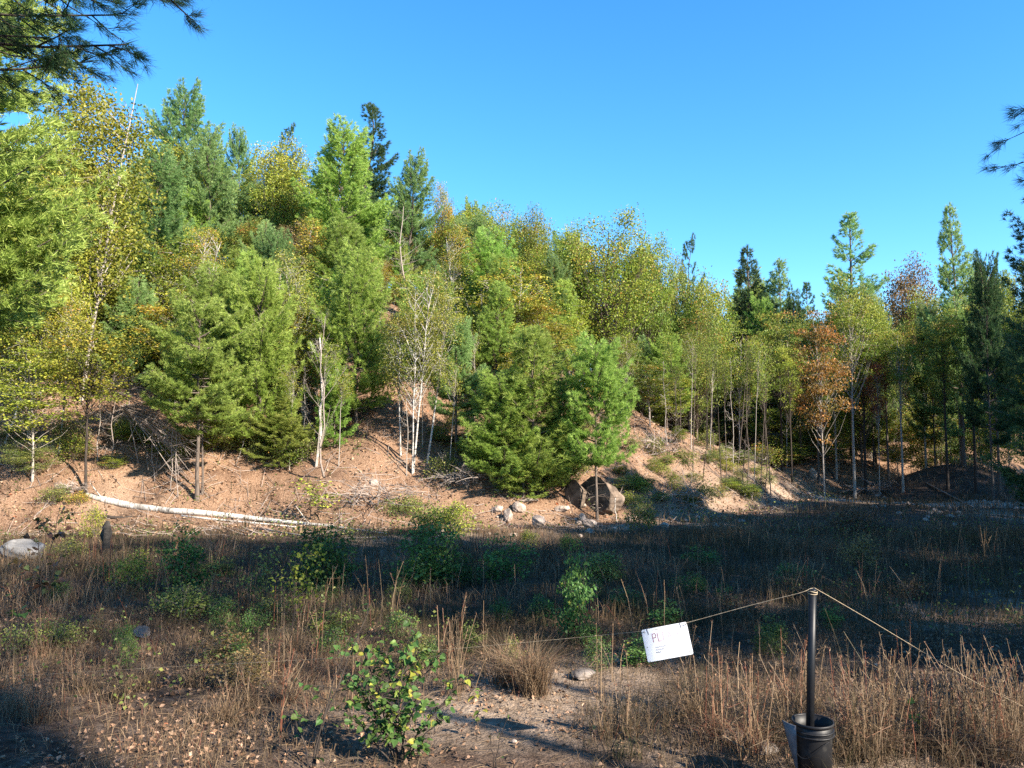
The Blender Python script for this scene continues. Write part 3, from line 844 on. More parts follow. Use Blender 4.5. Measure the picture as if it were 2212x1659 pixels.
# bare and broken stems
PX('snag', 682, (1010,), 705, 60, None, 'broken white birch snag with a snapped top on the slope', bark=BIRCH, name='birch_snag', lean=(.06, 0))
PX('bare0', 702, (1030,), 660, 90, None, 'thin bare grey sapling right of the broken white snag', name='bare_tree', lean=(.04, 0))
PX('bare0', 655, 29, 690, 70, None, 'thin bare grey sapling left of the broken white snag', name='bare_tree')
PX('bare1', 612, 30, 560, 95, None, 'bare grey birch with fine upright twigs above the yellow birch', name='bare_tree')
PX('bare1', 872, 38, 425, 105, None, 'leafless grey birch spreading in front of the pointed skyline pine', name='bare_tree')
PX('deadpole', 1950, (1005,), 745, 60, None, 'dead standing trunk with broken stubs in the right stand', name='dead_tree')
PX('deadpole', 368, (1060,), 800, 40, None, 'left of two thin dead poles beside the flat-topped pine', name='dead_tree', lean=(.05, 0))
PX('deadpole', 335, (1040,), 780, 40, None, 'dead grey pole over the dead brush on the left slope', name='dead_tree', lean=(.06, 0))
PX('deadpole', 385, (1075,), 810, 34, None, 'right of two thin dead poles beside the flat-topped pine', name='dead_tree', lean=(.03, 0))
PX('deadpole', 240, (1000,), 780, 60, None, 'leaning dead pole behind the orange maple', name='dead_tree', lean=(.3, 0))
PX('deadpole', 300, (1000,), 740, 50, None, 'crooked grey dead stem above the dead brush', name='dead_tree', lean=(.16, 0))
PX('birch1', 508, (1005,), 860, 22, 'birch', 'pale birch stem leaning right on the lower slope', name='birch_tree', lean=(.28, 0), rot=0)
PX('snag', 1335, (1128,), 1068, 22, None, 'short white stub beside the big boulder', bark=BIRCH, name='birch_snag', lean=(.12, 0))

# thin bare poles crowded on the bank
for i in range(20):
    vx = 1440 + i * 11 + random.uniform(-6, 6)
    PX('pole' if i % 3 else 'deadpole', vx, random.uniform(29.5, 33.5), random.uniform(690, 790), 36, 'oak', ('leafy-topped' if i % 3 else 'dead') + ' thin pole ' + near_mark(vx, 12) + ' in the crowd on the bank', name='pole_tree', group='thin poles crowded on the bank', lean=(random.gauss(.02, .06), 0), bark=(BARKG, BARK, BARKD, BARK)[i % 4])
for i in range(16):
    vx = random.choice([random.uniform(60, 480), random.uniform(560, 760), random.uniform(820, 1120)])
    PX('pole' if i % 2 else 'deadpole', vx, (random.uniform(930, 1040),), random.uniform(690, 840), 40, 'lime', ('slim leafy-topped pale stem ' if i % 2 else 'slim dead pale stem ') + near_mark(vx) + ' low on the slope', name='pole_tree', group='slim pale stems low on the slope', lean=(random.gauss(.06, .08), 0), bark=BARKG)
# trunks of the dark stand at right
for i, (vx, dist, vt, wv, pal) in enumerate([(1680, 40, 640, 85, 'beech'), (1757, 41, 660, 80, 'oak'), (1832, 39, 600, 105, 'oak'), (1856, 40, 610, 95, 'lime'), (1905, 41, 690, 85, 'oak'), (1795, 43, 690, 80, 'lime'), (2030, 38, 660, 95, 'oak'), (1720, 45, 680, 70, 'oak'), (1985, 43, 690, 80, 'beech'), (2090, 37, 620, 100, 'oak'), (2140, 36, 640, 95, 'oak'), (1935, 39, 680, 80, 'oak'), (1645, 42, 690, 70, 'oak'), (1875, 46, 640, 80, 'oak'), (2060, 42, 600, 80, 'lime'), (1700, 38, 720, 60, 'lime'), (1770, 38, 740, 60, 'beech')]):
    PX('trunky', vx, dist, vt, wv, pal, ('dark', 'brown', 'pale')[i % 3] + f'-trunked {TONE[pal]} forest tree ' + near_mark(vx) + ' in the shaded stand', bark=(BARKD, BARK, BARKG)[i % 3], name='forest_tree', group='dark trunks in the stand at right', rot=i * 1.3)
# understory beeches of the dark stand
for i, (vx, dist, vt, pal) in enumerate([(1745, 47, 850, 'beech'), (1800, 45, 860, 'lime'), (1870, 48, 850, 'lime'), (1925, 46, 840, 'beech'), (1980, 45, 850, 'gold'), (2040, 44, 860, 'beech'), (2100, 42, 840, 'beech'), (2160, 40, 830, 'oak'), (1700, 50, 860, 'beech'), (1660, 50, 850, 'oak'), (1840, 50, 820, 'gold'), (1780, 50, 800, 'gold'), (2010, 50, 800, 'beech')]):
    PX('under', vx, dist, vt, 95, pal, f'low {TONE[pal]} beech ' + near_mark(vx) + ' in the shaded stand', name='beech_sapling', group='understory beeches in the stand at right', rot=i)

TONE0 = {'weed': 'olive', 'oak': 'green-gold', 'beech': 'bronze-green', 'lime': 'yellow-green'}
# undergrowth saplings across the slope
BR = [(1040, 1290, 935, 1060, 16, 'left of the young boulder pine'), (550, 690, 930, 1020, 8, 'around the broken white snag'), (1340, 1640, 930, 1095, 40, 'on the rough bank'), (190, 430, 930, 1020, 8, 'around the dead brush fan'), (930, 1010, 930, 1040, 5, 'right of the white birch clump'), (20, 170, 960, 1060, 6, 'under the left edge trees'), (440, 560, 930, 990, 4, 'under the leaning pale stem'), (1650, 1720, 960, 1020, 5, 'along the top of the bank')]
for (x0_, x1_, y0_, y1_, n_, where) in BR:
    for i in range(n_):
        vx, vb = random.uniform(x0_, x1_), random.uniform(y0_, y1_)
        pal = random.choice(['weed', 'oak', 'beech', 'lime', 'weed', 'oak'])
        PX(random.choice(['under', 'low1', 'under', 'low0']), vx, (vb,), vb - random.uniform(35, 85) * (.55 if x0_ == 1340 else 1), random.uniform(50, 100) * (.6 if x0_ == 1340 else 1), pal, TONE0[pal] + ' leafy brush ' + ('high ' if vb < (y0_ + y1_) / 2 else 'low ') + where + ((', ' + near_mark(vx, 15)) if len((where + ' ' + near_mark(vx, 15)).split()) <= 12 else ''), name='brush_sapling', group='brush saplings ' + where, cat='sapling', rot=i)

# trees that fill the wood behind, kept under the skyline of the photograph
SKX = [0, 300, 330, 380, 480, 600, 735, 800, 850, 950, 1050, 1200, 1310, 1420, 1500, 1600, 1700, 1760, 1830, 1900, 2000, 2070, 2212]
SKY = [240, 300, 235, 195, 300, 290, 285, 330, 380, 400, 435, 465, 460, 520, 570, 580, 590, 625, 590, 590, 570, 560, 520]
seen_labels = {}
def fill_label(nm, pal, vx, dist, hgt):
    mk = min(MARKS, key=lambda m: abs(m[0] - vx))
    side = '' if abs(vx - mk[0]) < 25 else (' and left of' if vx < mk[0] else ' and right of')
    depth = 'close' if dist < 33 else ('a little way' if dist < 42 else ('well' if dist < 55 else 'far'))
    size = 'low' if hgt < 4 else ('mid-sized' if hgt < 8 else 'tall')
    lb = f"{size} {TONE[pal]} {KINDW[nm]} {depth} behind{side} {mk[1]}"
    return lb
FILL = [('mid0', 'blue', 'pine_tree'), ('mid1', 'fresh', 'pine_tree'), ('oak1', 'oak', 'deciduous_tree'), ('round', 'lime', 'deciduous_tree'), ('birch0', 'birch', 'birch_tree'), ('round', 'oak', 'deciduous_tree'), ('mid2', 'blue', 'pine_tree')]
GRP = {'p': 'pines filling the wood', 'd': 'broadleaves filling the wood', 'b': 'birches and saplings filling the wood'}
for row, (d0, n, lo, hi) in enumerate([(34, 20, 180, 420), (41, 30, 60, 260), (47, 30, 25, 200), (56, 26, 10, 110), (68, 30, 6, 90)]):
    for i in range(n):
        vx = -150 + (i + random.random()) * 2560 / n
        dist = d0 + random.uniform(-2.5, 2.5)
        if vx > 1480: dist += 14
        elif vx > 1250: dist += 4
        sk = float(np.interp(vx, SKX, SKY))
        vt = sk + random.uniform(lo, hi) + 14
        x, y, _ = at(vx, 600, dist); zg = Hs(x, y)
        hgt = at(vx, vt, dist)[2] - zg
        if hgt < 2.2: continue
        k, pal, nm = FILL[(i * 3 + row * 2 + random.randint(0, 2)) % 7]
        if vx < 1150 and nm != 'pine_tree' and random.random() < .5:
            k, pal, nm = random.choice([FILL[0], FILL[1], FILL[6]])
        if vx > 1480 and random.random() < .5:
            k, pal, nm = random.choice([FILL[2], FILL[3], FILL[5]])
        wv = hgt * FPX / dist / VK * (random.uniform(.5, .7) if hgt < 9 else random.uniform(.38, .5))
        PX(k, vx, dist, vt, wv, pal, fill_label(nm, pal, vx, dist, hgt), name=nm, group=GRP[nm[0]])
# lower trees that close the slope: small pines, birches and saplings up the hillside
for i in range(95):
    vx = -40 + (i + random.random()) * 1500 / 95
    lo_ = 900 if vx < 1150 else 860
    vb = random.uniform(560 if vx < 900 else 660, lo_)
    if abs(vx - 810) < 60 and vb > 760: continue
    if abs(vx - 900) < 45 and vb > 870: continue
    x, y, z = hit(vx, vb)
    if y > 60: continue
    k, pal, nm = random.choice([('lush0', 'fresh', 'pine_tree'), ('lush1', 'yellow', 'pine_tree'), ('lush1', 'blue', 'pine_tree'), ('under', 'lime', 'deciduous_tree'), ('slender', 'gold', 'deciduous_tree'), ('birch0', 'gold', 'birch_tree'), ('lush1', 'fresh', 'pine_tree'), ('lush0', 'fresh', 'pine_tree'), ('hero', 'fresh', 'pine_tree')])
    h = random.uniform(2.6, 5.6) * (1.25 if nm == 'birch_tree' else 1)
    top = max(float(np.interp(vx, SKX, SKY)) + 30, vb - h / y * FPX / VK)
    h = (vb - top) * VK / FPX * y
    if h < 1.5: continue
    plant(k, x, y, z, h, h * random.uniform(.48, .75) * (.55 if nm == 'birch_tree' else 1), (NEEDLE.get(pal) if nm == 'pine_tree' else None) or M[pal], None, nm, fill_label(nm, pal, vx, y, h), 'tree', GRP[nm[0]])
# ridge and back-of-stand understory
for i in range(72):
    vx = (-60 + (i + random.random()) * 1500 / 36) if i < 36 else (1380 + (i - 36 + random.random()) * 900 / 36)
    dist = random.uniform(40, 56) if i < 36 else random.uniform(52, 74)
    x, y, _ = at(vx, 600, dist); z = Hs(x, y)
    pal = random.choice(['oak', 'beech', 'lime', 'weed'])
    h = random.uniform(2.5, 5) if i < 36 else random.uniform(3, 7)
    plant(random.choice(['under', 'round']), x, y, z, h, h * random.uniform(.6, .9), M[pal], None, 'deciduous_tree', fill_label('deciduous_tree', pal, vx, dist, h), 'tree', GRP['d'])
# ------------------------------------------------------------------ big pines at the frame's edges and the stand that shades the field
def bough(mb_w, mb_n, p0, p1, rad, twigs, tl, nl=.13, nw=.0045, k=34, sub=True, droop=.06, both=True):
    p0, p1 = np.array(p0, float), np.array(p1, float)
    L = np.linalg.norm(p1 - p0); d = (p1 - p0) / L
    s = np.linspace(0, 1, 8)
    pts = p0 + np.outer(s, p1 - p0) + np.outer(np.sin(s * math.pi), [0, 0, -droop * L]) + np.cumsum(rng.normal(0, .012 * L, (8, 3)), 0) * .5
    tube(mb_w, pts, np.linspace(rad, rad * .22, 8), 7)
    side = nrm(np.cross(d, [0, 0, 1])); C, Dr = [], []
    for i in range(twigs):
        t = .22 + .78 * (i + random.random()) / twigs
        p = np.array([np.interp(t, s, pts[:, j]) for j in range(3)])
        sg = 1 if i % 2 else -1
        dv = nrm(d * random.uniform(.5, 1) + side * sg * random.uniform(.4, .9) + np.array([0, 0, random.uniform(-.55, .35)]))
        l = tl * (1.15 - .7 * t) * random.uniform(.55, 1.2)
        e = p + dv * l
        m = p + dv * l * .5 + rng.normal(0, .04 * l, 3)
        tube(mb_w, [p, m, e], [rad * .28, rad * .18, rad * .08], 4)
        for q in range(max(2, int(l / .13))):
            u = random.uniform(.25, 1)
            b0 = p + dv * l * u
            dv2 = nrm(dv + rng.normal(0, .5, 3)); l2 = random.uniform(.08, .26)
            tube(mb_w, [b0, b0 + dv2 * l2], [.004, .0025], 3)
            C.append(b0 + dv2 * l2); Dr.append(dv2)
            C.append(b0 + dv2 * l2 * .5); Dr.append(dv2)
        C.append(e); Dr.append(dv)
    C.append(pts[-1]); Dr.append(d)
    needles(mb_n, np.array(C), np.array(Dr), k, nl, nw, .42, rng.uniform(.2, .8, len(C)))

def edge_pine(label, x, y, h, r, base, pal, boughs, seed, keep=None, k=14, nw=.012):
    global rng
    kit = pine_kit('edge_pine', h, r, base, .5, k=k, nl=.15, nw=nw, perw=6, tuftstep=.11, shape='round', gap=.1, keep=keep)
    z = Hs(x, y)
    o = empty('pine_tree', (x, y, z - .1))
    link('trunk', kit.trunk, o)
    c = link('crown', kit.crown, o); setmat(c, NEEDLE[pal])
    for (p0, p1, rad, tw, tl) in boughs:
        w, n = MB(), MB()
        bough(w, n, np.array(p0) - [x, y, z - .1], np.array(p1) - [x, y, z - .1], rad, tw, tl)
        b = link('bough', w.build('bough', [BARKD], True), o)
        nn = link('needles', n.build('bough_needles', [NEEDLE['dark']]), b)
    tag(o, label, 'tree')
    return o

# upper left: dark bough crossing the corner, lower crown lit yellow-green
tx, ty = -7.6, 5.2
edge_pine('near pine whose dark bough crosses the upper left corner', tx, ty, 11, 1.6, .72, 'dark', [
    ((tx, ty, 6.6), at(415, 2, 6.6), .05, 34, 1.0),
    ((tx, ty, 6.1), at(255, 88, 6.9), .035, 22, .9),
    ((tx, ty, 5.6), at(200, 125, 7.2), .03, 22, .8),
    ((tx, ty, 6.2), at(290, 50, 6.8), .03, 24, .8),
    ((tx, ty, 6.9), at(250, -40, 6.2), .035, 20, .9),
    ((tx, ty, 6.0), at(90, 90, 6.5), .03, 16, .8)], 1)
edge_pine('near pine with yellow-green sprays along the left edge', -10.6, 12.6, 17.5, 3.6, .24, 'yellow', [], 2, k=14, nw=.02)
tx, ty = 7.9, 8.2
edge_pine('near pine whose dark twigs reach in at the upper right edge', tx, ty, 11, 1.7, .55, 'dark', [
    ((tx, ty, 5.6), at(2240, 268, 8.0), .03, 14, .7),
    ((tx, ty, 5.1), at(2235, 335, 8.2), .03, 16, .8),
    ((tx, ty, 6.0), at(2255, 230, 7.9), .03, 12, .7)], 3)
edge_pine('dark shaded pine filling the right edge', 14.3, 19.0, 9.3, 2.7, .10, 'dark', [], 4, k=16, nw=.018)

# stand along the right and behind the camera: it throws the shade over the field
STAND = [(10.0, -11.5, 18, 5, 'slim'), (12.4, -8.8, 18, 5.5, 'old'), (13.6, -7.7, 19, 5.5, 'old'), (15.9, -5.9, 21, 6, 'pole'), (17.8, -4.1, 21, 6, 'pole'), (19.6, -1.8, 20.5, 6, 'slim')]
for i in range(14):
    t_ = 13.5 + i * 2.9
    STAND.append((11.5 + .743 * t_ + random.uniform(-.5, .5) + (1.2 if i % 2 else -1.0), -9.5 + .67 * t_ + random.uniform(-.5, .5) - (1.2 if i % 2 else -1.0),
                  (17.2 if i < 3 else (18.6 if i < 9 else 23.5)) + random.uniform(-.8, .8), 8.0, ('mid1', 'mid0')[i % 2]))
STAND += [(18.5, 11.5, 12, 5, 'mid0'), (24, 17, 10, 5.5, 'mid1'), (30, 22, 11, 5.5, 'mid0'), (16.5, 7.5, 11, 4.6, 'mid1')]
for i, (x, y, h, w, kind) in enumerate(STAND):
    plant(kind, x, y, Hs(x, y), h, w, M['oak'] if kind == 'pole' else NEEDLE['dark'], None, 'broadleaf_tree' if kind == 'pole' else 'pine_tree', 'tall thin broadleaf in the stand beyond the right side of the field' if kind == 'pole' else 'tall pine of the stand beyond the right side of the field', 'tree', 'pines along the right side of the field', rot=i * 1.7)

# ------------------------------------------------------------------ boulders
def rock(vx, vy, wv, hv, label, mat=GRANITE, seed=1, depth=1.0, name='boulder', rot=None, sink=.3, cuts=12, faces=()):
    x, y, z = hit(vx, vy)
    w = wv * VK / FPX * y / 2; h = hv * VK / FPX * y / 2
    o = link(name, rock_mesh(name, seed, mat, w, w * depth, h / (1 - sink * .5), cuts, faces=faces))
    o.location = (x, y + w * depth * .5, z + h * (1 - sink))
    o.rotation_euler = (0, 0, random.uniform(0, .5) if rot is None else rot)
    return tag(o, label, 'boulder' if wv > 18 else 'stone')

rock(1282, 1112, 150, 88, 'huge dark-faced boulder behind the young pine', BROWNROCK, 31, .8, sink=.2, rot=0, cuts=20, faces=(((-.74, -.64, .08), .05), ((.8, -.5, .3), .8)))
rock(1240, 1098, 62, 66, 'dark rounded boulder leaning on the left of the huge boulder', BROWNROCK, 12, .8, sink=.2, rot=0, cuts=18, faces=(((-.76, -.62, .05), .0),))
rock(1121, 1107, 32, 26, 'pale blocky boulder beside the flat grey slab', GRANITE, 3)
rock(1097, 1128, 24, 33, 'upright pale boulder below the pale blocky boulder', GRANITE, 4)
rock(1162, 1142, 36, 30, 'cream boulder with a flat bright face nearest the field', GRANITE, 5)
rock(1075, 1108, 28, 18, 'low pale boulder at the left end of the boulder group', GRANITE, 6)
rock(1140, 1085, 50, 9, 'flat grey slab behind the pale blocky boulder', GRANITE, 7, .4)
rock(1217, 1107, 30, 17, 'small rounded boulder against the dark boulder', GRANITE, 8)
rock(1258, 1130, 16, 22, 'small sunlit rock at the foot of the huge boulder', GRANITE, 9, name='stone')
rock(1275, 1140, 32, 18, 'flattish pale rock in front of the young pine', GRANITE, 10)
rock(1107, 1160, 28, 10, 'long low white stone at the field edge', GRANITE, 11, .5)
rock(1437, 1140, 22, 13, 'pale stone lit at the edge of the shade', GRANITE, 13)
rock(40, 1212, 95, 50, 'smooth grey boulder at the left edge of the field', plain('grey_stone', (.13, .125, .12), .9, .2, 5., (.22, .21, .20), .5), 14, .7, sink=.3)
rock(805, 1050, 26, 16, 'pale outcrop showing through the leaf litter mid slope', GRANITE, 15)
rock(1757, 1032, 20, 26, 'bright pale rock at the tip of the bank', GRANITE, 16, sink=.6)
rock(1513, 930, 26, 12, 'small white rock on the crest of the bank', GRANITE, 17)
rock(1590, 1605, 58, 26, 'low grey rock in the grass beside the bucket', GRANITE, 18)
rock(1655, 1635, 60, 24, 'mossy dark rock touching the left of the bucket', GRANITED, 19)
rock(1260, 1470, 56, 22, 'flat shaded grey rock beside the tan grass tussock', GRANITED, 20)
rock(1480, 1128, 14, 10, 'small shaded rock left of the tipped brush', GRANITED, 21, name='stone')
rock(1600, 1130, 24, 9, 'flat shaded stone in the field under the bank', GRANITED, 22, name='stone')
rock(300, 1380, 44, 26, 'pale mottled stump-like rock in the left grass', GRANITED, 23)
PEB = [rock_mesh('pebble', 50 + i, GRANITE, .1, .1, .07, 8, sub=1) for i in range(3)]
for i in range(50):
    if i < 20:
        vx, vy = random.uniform(950, 1560), random.uniform(1085, 1165)
    elif i < 48:
        vx = random.uniform(1760, 2080); vy = 1040 + (vx - 1760) * .23 + random.uniform(-8, 30)
    else:
        vx, vy = random.uniform(700, 1700), random.uniform(1540, 1655)
    x, y, z = hit(vx, vy)
    o = link('stone', PEB[i % 3]); sc = random.uniform(.4, 1.5) * (.28 if i >= 48 else 1)
    o.location = (x, y, z + .02); o.rotation_euler = (0, 0, random.random() * 6); o.scale = (sc * 1.2, sc, sc)
    z_ = ('small pale stone scattered on the sandy field edge near the boulders', 'stones by the boulders') if i < 20 else (('grey stone in the shaded rubble run below the stand', 'stones in the rubble run') if i < 48 else ('small stone lying on the near bare ground', 'stones on the near ground'))
    tag(o, z_[0], 'stone', z_[1])

# ------------------------------------------------------------------ logs, dead wood
def log(pts_v, radii, mat, name, label, lift=.6, cat='log', stubs=0, n=10):
    P = []
    for (vx, vy), r in zip(pts_v, radii):
        x, y, z = hit(vx, vy); P.append((x, y, z + r * lift))
    P = np.array(P); o0 = P[0].copy()
    mb = MB(); tube(mb, P - o0, radii, n, cap=True, wob=.05)
    for q in range(stubs):
        k = random.randrange(len(P) - 1); p = P[k] + (P[k + 1] - P[k]) * random.random() - o0
        tube(mb, [p, p + rng.normal(0, .35, 3) + [0, 0, .35]], [radii[k] * .3, radii[k] * .12], 4)
    o = link(name, mb.build(name, [mat], True)); o.location = o0
    return tag(o, label, cat)

BLOG = [(186, 1074), (225, 1084), (290, 1099), (360, 1108), (430, 1113), (520, 1120), (600, 1129), (690, 1137), (760, 1144), (835, 1154)]
# the log lies along its own axis: birch bands run round it
BIRCHL = birchmat('bark_birch_lying')
for n_ in BIRCHL.node_tree.nodes:
    if n_.type == 'MAPPING': n_.inputs['Scale'].default_value = (22, 4, 4)
log(BLOG, [.085, .098, .10, .098, .09, .075, .06, .045, .03, .018], BIRCHL, 'fallen_birch_log', 'long white fallen birch lying across the foot of the slope', stubs=4)
log([(392, 1116), (450, 1123), (540, 1131), (640, 1140)], [.028, .032, .028, .018], BIRCHL, 'fallen_birch_limb', 'thin white limb lying just below the long fallen birch')
log([(215, 1118), (250, 1121), (310, 1117)], [.05, .045, .02], BARKD, 'fallen_branch', 'short dark branch resting by the charred stump', cat='branch')
log([(1790, 1015), (1810, 1040), (1845, 1062), (1862, 1078)], [.07, .07, .06, .045], BARK, 'fallen_log', 'grey log sliding down the shaded gully edge')
log([(1050, 1070), (1110, 1055), (1180, 1035), (1250, 1020)], [.05, .045, .035, .02], BARKD, 'fallen_log', 'thin dark trunk leaning out of the brush left of the boulder', cat='log', lift=4)
log([(1845, 1075), (1880, 1050), (1910, 1040)], [.05, .04, .03], BARK, 'fallen_log', 'bent pale log in the shaded hollow under the stand', stubs=3, lift=2)
log([(1900, 1060), (1960, 1085), (2040, 1110)], [.05, .045, .03], BARK, 'fallen_log', 'long grey log lying over the shaded rubble run')
log([(540, 1140), (700, 1165), (860, 1160)], [.02, .018, .01], DEAD, 'fallen_branch', 'thin grey branch in the dry grass below the fallen birch', cat='branch')
log([(1420, 905), (1500, 925), (1560, 930)], [.06, .05, .03], DEAD, 'fallen_log', 'weathered log along the crest of the bank', stubs=4)
log([(2000, 1045), (2060, 1075), (2110, 1100)], [.04, .035, .02], DEAD, 'fallen_branch', 'pale branch in the deep shade near the right edge', cat='branch')

# charred stump
x, y, z = hit(232, 1195)
st = MB(); zz = np.array([-.05, .08, .25, .42, .56, .70]); tube(st, np.column_stack([[.0, .01, .0, -.03, -.05, -.02], zz * 0, zz]), [.17, .12, .085, .10, .075, .03], 11, cap=True, wob=.22)
o = link('stump', st.build('stump', [barkmat('charred_bark', (.010, .009, .008), (.075, .065, .055), (4, 4, 7))], True)); o.location = (x, y, z)
tag(o, 'charred upright stump in the dry grass below the fallen birch', 'stump')

def brush(vx, vy, wv, hv, n, label, mat=DEAD, dirx=None, rad=.012):
    x, y, z = hit(vx, vy)
    w = wv * VK / FPX * y; h = hv * VK / FPX * y
    mb = MB()
    for q in range(n):
        p = np.array([random.gauss(0, w * .18), random.gauss(0, w * .15), random.uniform(0, h * .5)])
        if dirx is None:
            d = nrm([random.gauss(0, 1), random.gauss(0, 1), abs(random.gauss(.3, .5))])
        else:
            d = nrm(np.array(dirx) + rng.normal(0, .28, 3)); p = np.array([0, 0, h * .9]) + rng.normal(0, .05, 3) - [w * .3 * np.sign(dirx[0]), 0, 0]
        L = w * random.uniform(.2, .55) * (1.6 if dirx is not None else 1)
        s = np.linspace(0, 1, 5)[:, None]
        pts = p + d * L * s + np.array([0, 0, -.25 * L]) * s ** 2 + rng.normal(0, .06 * L, 3) * s ** 2
        pts[:, 2] = np.maximum(pts[:, 2], .02)
        tube(mb, pts, np.linspace(rad, rad * .25, 5), 3, bri=random.uniform(.7, 1.2))
        for u in range(4):
            k = random.randint(1, 3); dv = nrm(d + rng.normal(0, .6, 3))
            e = pts[k] + dv * L * random.uniform(.15, .45)
            tube(mb, [pts[k], (pts[k] + e) / 2 + rng.normal(0, .02, 3), e], [rad * .5, rad * .35, rad * .15], 3, bri=random.uniform(.7, 1.2))
    o = link('dead_branches', mb.build('dead_branches', [mat])); o.location = (x, y, z)
    return tag(o, label, 'dead brush')
brush(340, 1035, 260, 170, 46, 'grey fan of dead pine branches on the left slope', dirx=(1, -.1, -.25), rad=.018)
brush(1000, 1050, 130, 70, 90, 'dense grey heap of dead twigs left of the leaning dark trunk')
brush(800, 1090, 210, 55, 60, 'fallen dead pine top lying mid slope above the birch tip', rad=.014)
brush(1480, 1095, 150, 70, 60, 'tipped dead branches in front of the shaded bank')
brush(150, 1068, 70, 40, 45, 'tangle of grey roots and twigs at the orange maple foot')
brush(1310, 1100, 90, 70, 60, 'fine grey twigs growing round the huge boulder', rad=.008)
brush(1900, 1065, 120, 40, 30, 'broken branches in the shaded hollow under the stand')
brush(1500, 925, 120, 40, 40, 'grey sticks heaped on the crest of the bank')
brush(260, 960, 200, 120, 50, 'dead grey limbs hanging behind the orange maple', dirx=(1, 0, .1), rad=.014)
brush(1420, 985, 130, 50, 50, 'grey sticks and roots strewn over the middle of the bank')
brush(1590, 1000, 120, 40, 40, 'sticks and dead stems near the low end of the bank crest')
brush(1620, 1080, 90, 30, 24, 'small dead sticks at the shaded foot of the bank')
# ------------------------------------------------------------------ shrubs of the field
FM = [(690, 1200, 'the tall dark poplar shrub'), (918, 1200, 'the broad dark poplar shrub'), (1245, 1300, 'the thin-stemmed poplar sapling'), (392, 1210, 'the pointed dark poplar'), (862, 1520, 'the big-leaved bush'), (1440, 1390, 'the sign'), (1757, 1450, 'the post'), (1150, 1480, 'the large bunchgrass'), (78, 1250, 'the dark-leaved sapling'), (1858, 1200, 'the brown dead-leaved bush'), (232, 1170, 'the charred stump'), (520, 1440, 'the red-brown weeds'), (2005, 1560, 'the lone yellowing sprig'), (1757, 1610, 'the bucket'), (1590, 1595, 'the low grey rock'), (1905, 1612, 'the green tuft'), (1570, 1300, 'the dull brown weeds'), (90, 1380, 'the ferny low growth')]
def field_mark(vx, vy):
    m = min(FM, key=lambda q: math.hypot(q[0] - vx, (q[1] - vy) * 1.6))
    dx, dy = vx - m[0], vy - m[1]
    rel = ('right of' if dx > 0 else 'left of') if abs(dx) > abs(dy) * 1.2 else ('in front of' if dy > 0 else 'behind')
    far = 'close ' if math.hypot(dx, dy) < 70 else ('' if math.hypot(dx, dy) < 160 else 'well ')
    return far + rel + ' ' + m[2]
def shrub(kind, vx, vy, vtop, wv, pal, label, name='shrub', rot=None, lean=(0, 0), cat='shrub', group=None):
    return PX(kind, vx, (vy,), vtop, wv, pal, label, name=name, cat=cat, rot=rot, lean=lean, crown='foliage', trunk='stems', group=group)
shrub('shrub0', 690, 1285, 1112, 120, 'poplar', 'tall dark green poplar shrub below the thin end of the fallen birch', 'poplar_shrub', 1)
shrub('shrub1', 735, 1275, 1165, 70, 'poplar', 'short poplar shrub leaning against the right of the tall dark one', 'poplar_shrub')
shrub('shrub0', 918, 1275, 1108, 140, 'poplar', 'broad dark green poplar shrub in front of the yellow-green bush', 'poplar_shrub', 2)
shrub('shrub1', 985, 1270, 1170, 60, 'poplar', 'small poplar shrub on the right shoulder of the broad dark one', 'poplar_shrub')
shrub('shrub1', 1095, 1265, 1145, 95, 'poplar', 'poplar shrub standing below the cream boulder', 'poplar_shrub', 3)
shrub('shrub1', 1245, 1385, 1165, 80, 'poplar', 'tall thin-stemmed poplar sapling in the middle of the field', 'poplar_shrub', 4)
shrub('shrub0', 1310, 1262, 1178, 85, 'weed', 'yellow-green shrub right of the thin-stemmed poplar sapling', 'shrub', 5)
shrub('shrub1', 392, 1290, 1120, 90, 'poplar', 'pointed dark poplar sapling in the left of the field', 'poplar_shrub', 1)
shrub('low0', 400, 1330, 1250, 170, 'weed', 'wide low leafy thicket under the pointed dark poplar', 'shrub', 2)
shrub('wand', 640, 1370, 1150, 90, 'lime', 'thin yellow-leaved sapling left of the tall dark poplar shrub', 'sapling', 3)
shrub('wand', 560, 1330, 1165, 70, 'weed', 'straggly pale green sapling between two dark poplars', 'sapling', 4)
shrub('low1', 285, 1275, 1185, 75, 'lime', 'yellow-green bush below the charred stump', 'shrub')
shrub('low0', 945, 1150, 1078, 150, 'weed', 'sunlit green bush spreading at the slope foot left of the boulders', 'shrub', 1)
shrub('low1', 985, 1155, 1080, 90, 'lime', 'bright lime bush closing the right end of the sunlit green one', 'shrub', 2)
shrub('low0', 870, 1115, 1062, 90, 'weed', 'grey-green bush up the slope from the sunlit bushes', 'shrub', 3)
shrub('wand', 685, 1125, 1020, 80, 'lime', 'airy yellow sapling at the thin end of the fallen birch', 'sapling', 1)
shrub('low1', 200, 1165, 1090, 50, 'lime', 'slim bright yellow sapling left of the charred stump', 'sapling')
shrub('low1', 165, 1090, 1060, 50, 'gold', 'golden tuft of leaves at the root end of the fallen birch', 'shrub')
shrub('low1', 115, 1090, 1045, 60, 'weed', 'pale green bush left of the root tangle', 'shrub', 4)
shrub('low1', 140, 1215, 1160, 80, 'weed', 'pale grey-green bush right of the smooth grey boulder', 'shrub', 5)
shrub('low1', 1145, 1185, 1140, 40, 'lime', 'small yellow-green tuft under the cream boulder', 'shrub')
shrub('low1', 1232, 1200, 1150, 45, 'lime', 'lime tuft below the flattish pale rock', 'shrub', 1)
shrub('low1', 1020, 1240, 1180, 45, 'dusk', 'brown weed between the two poplar shrubs', 'shrub', 1)
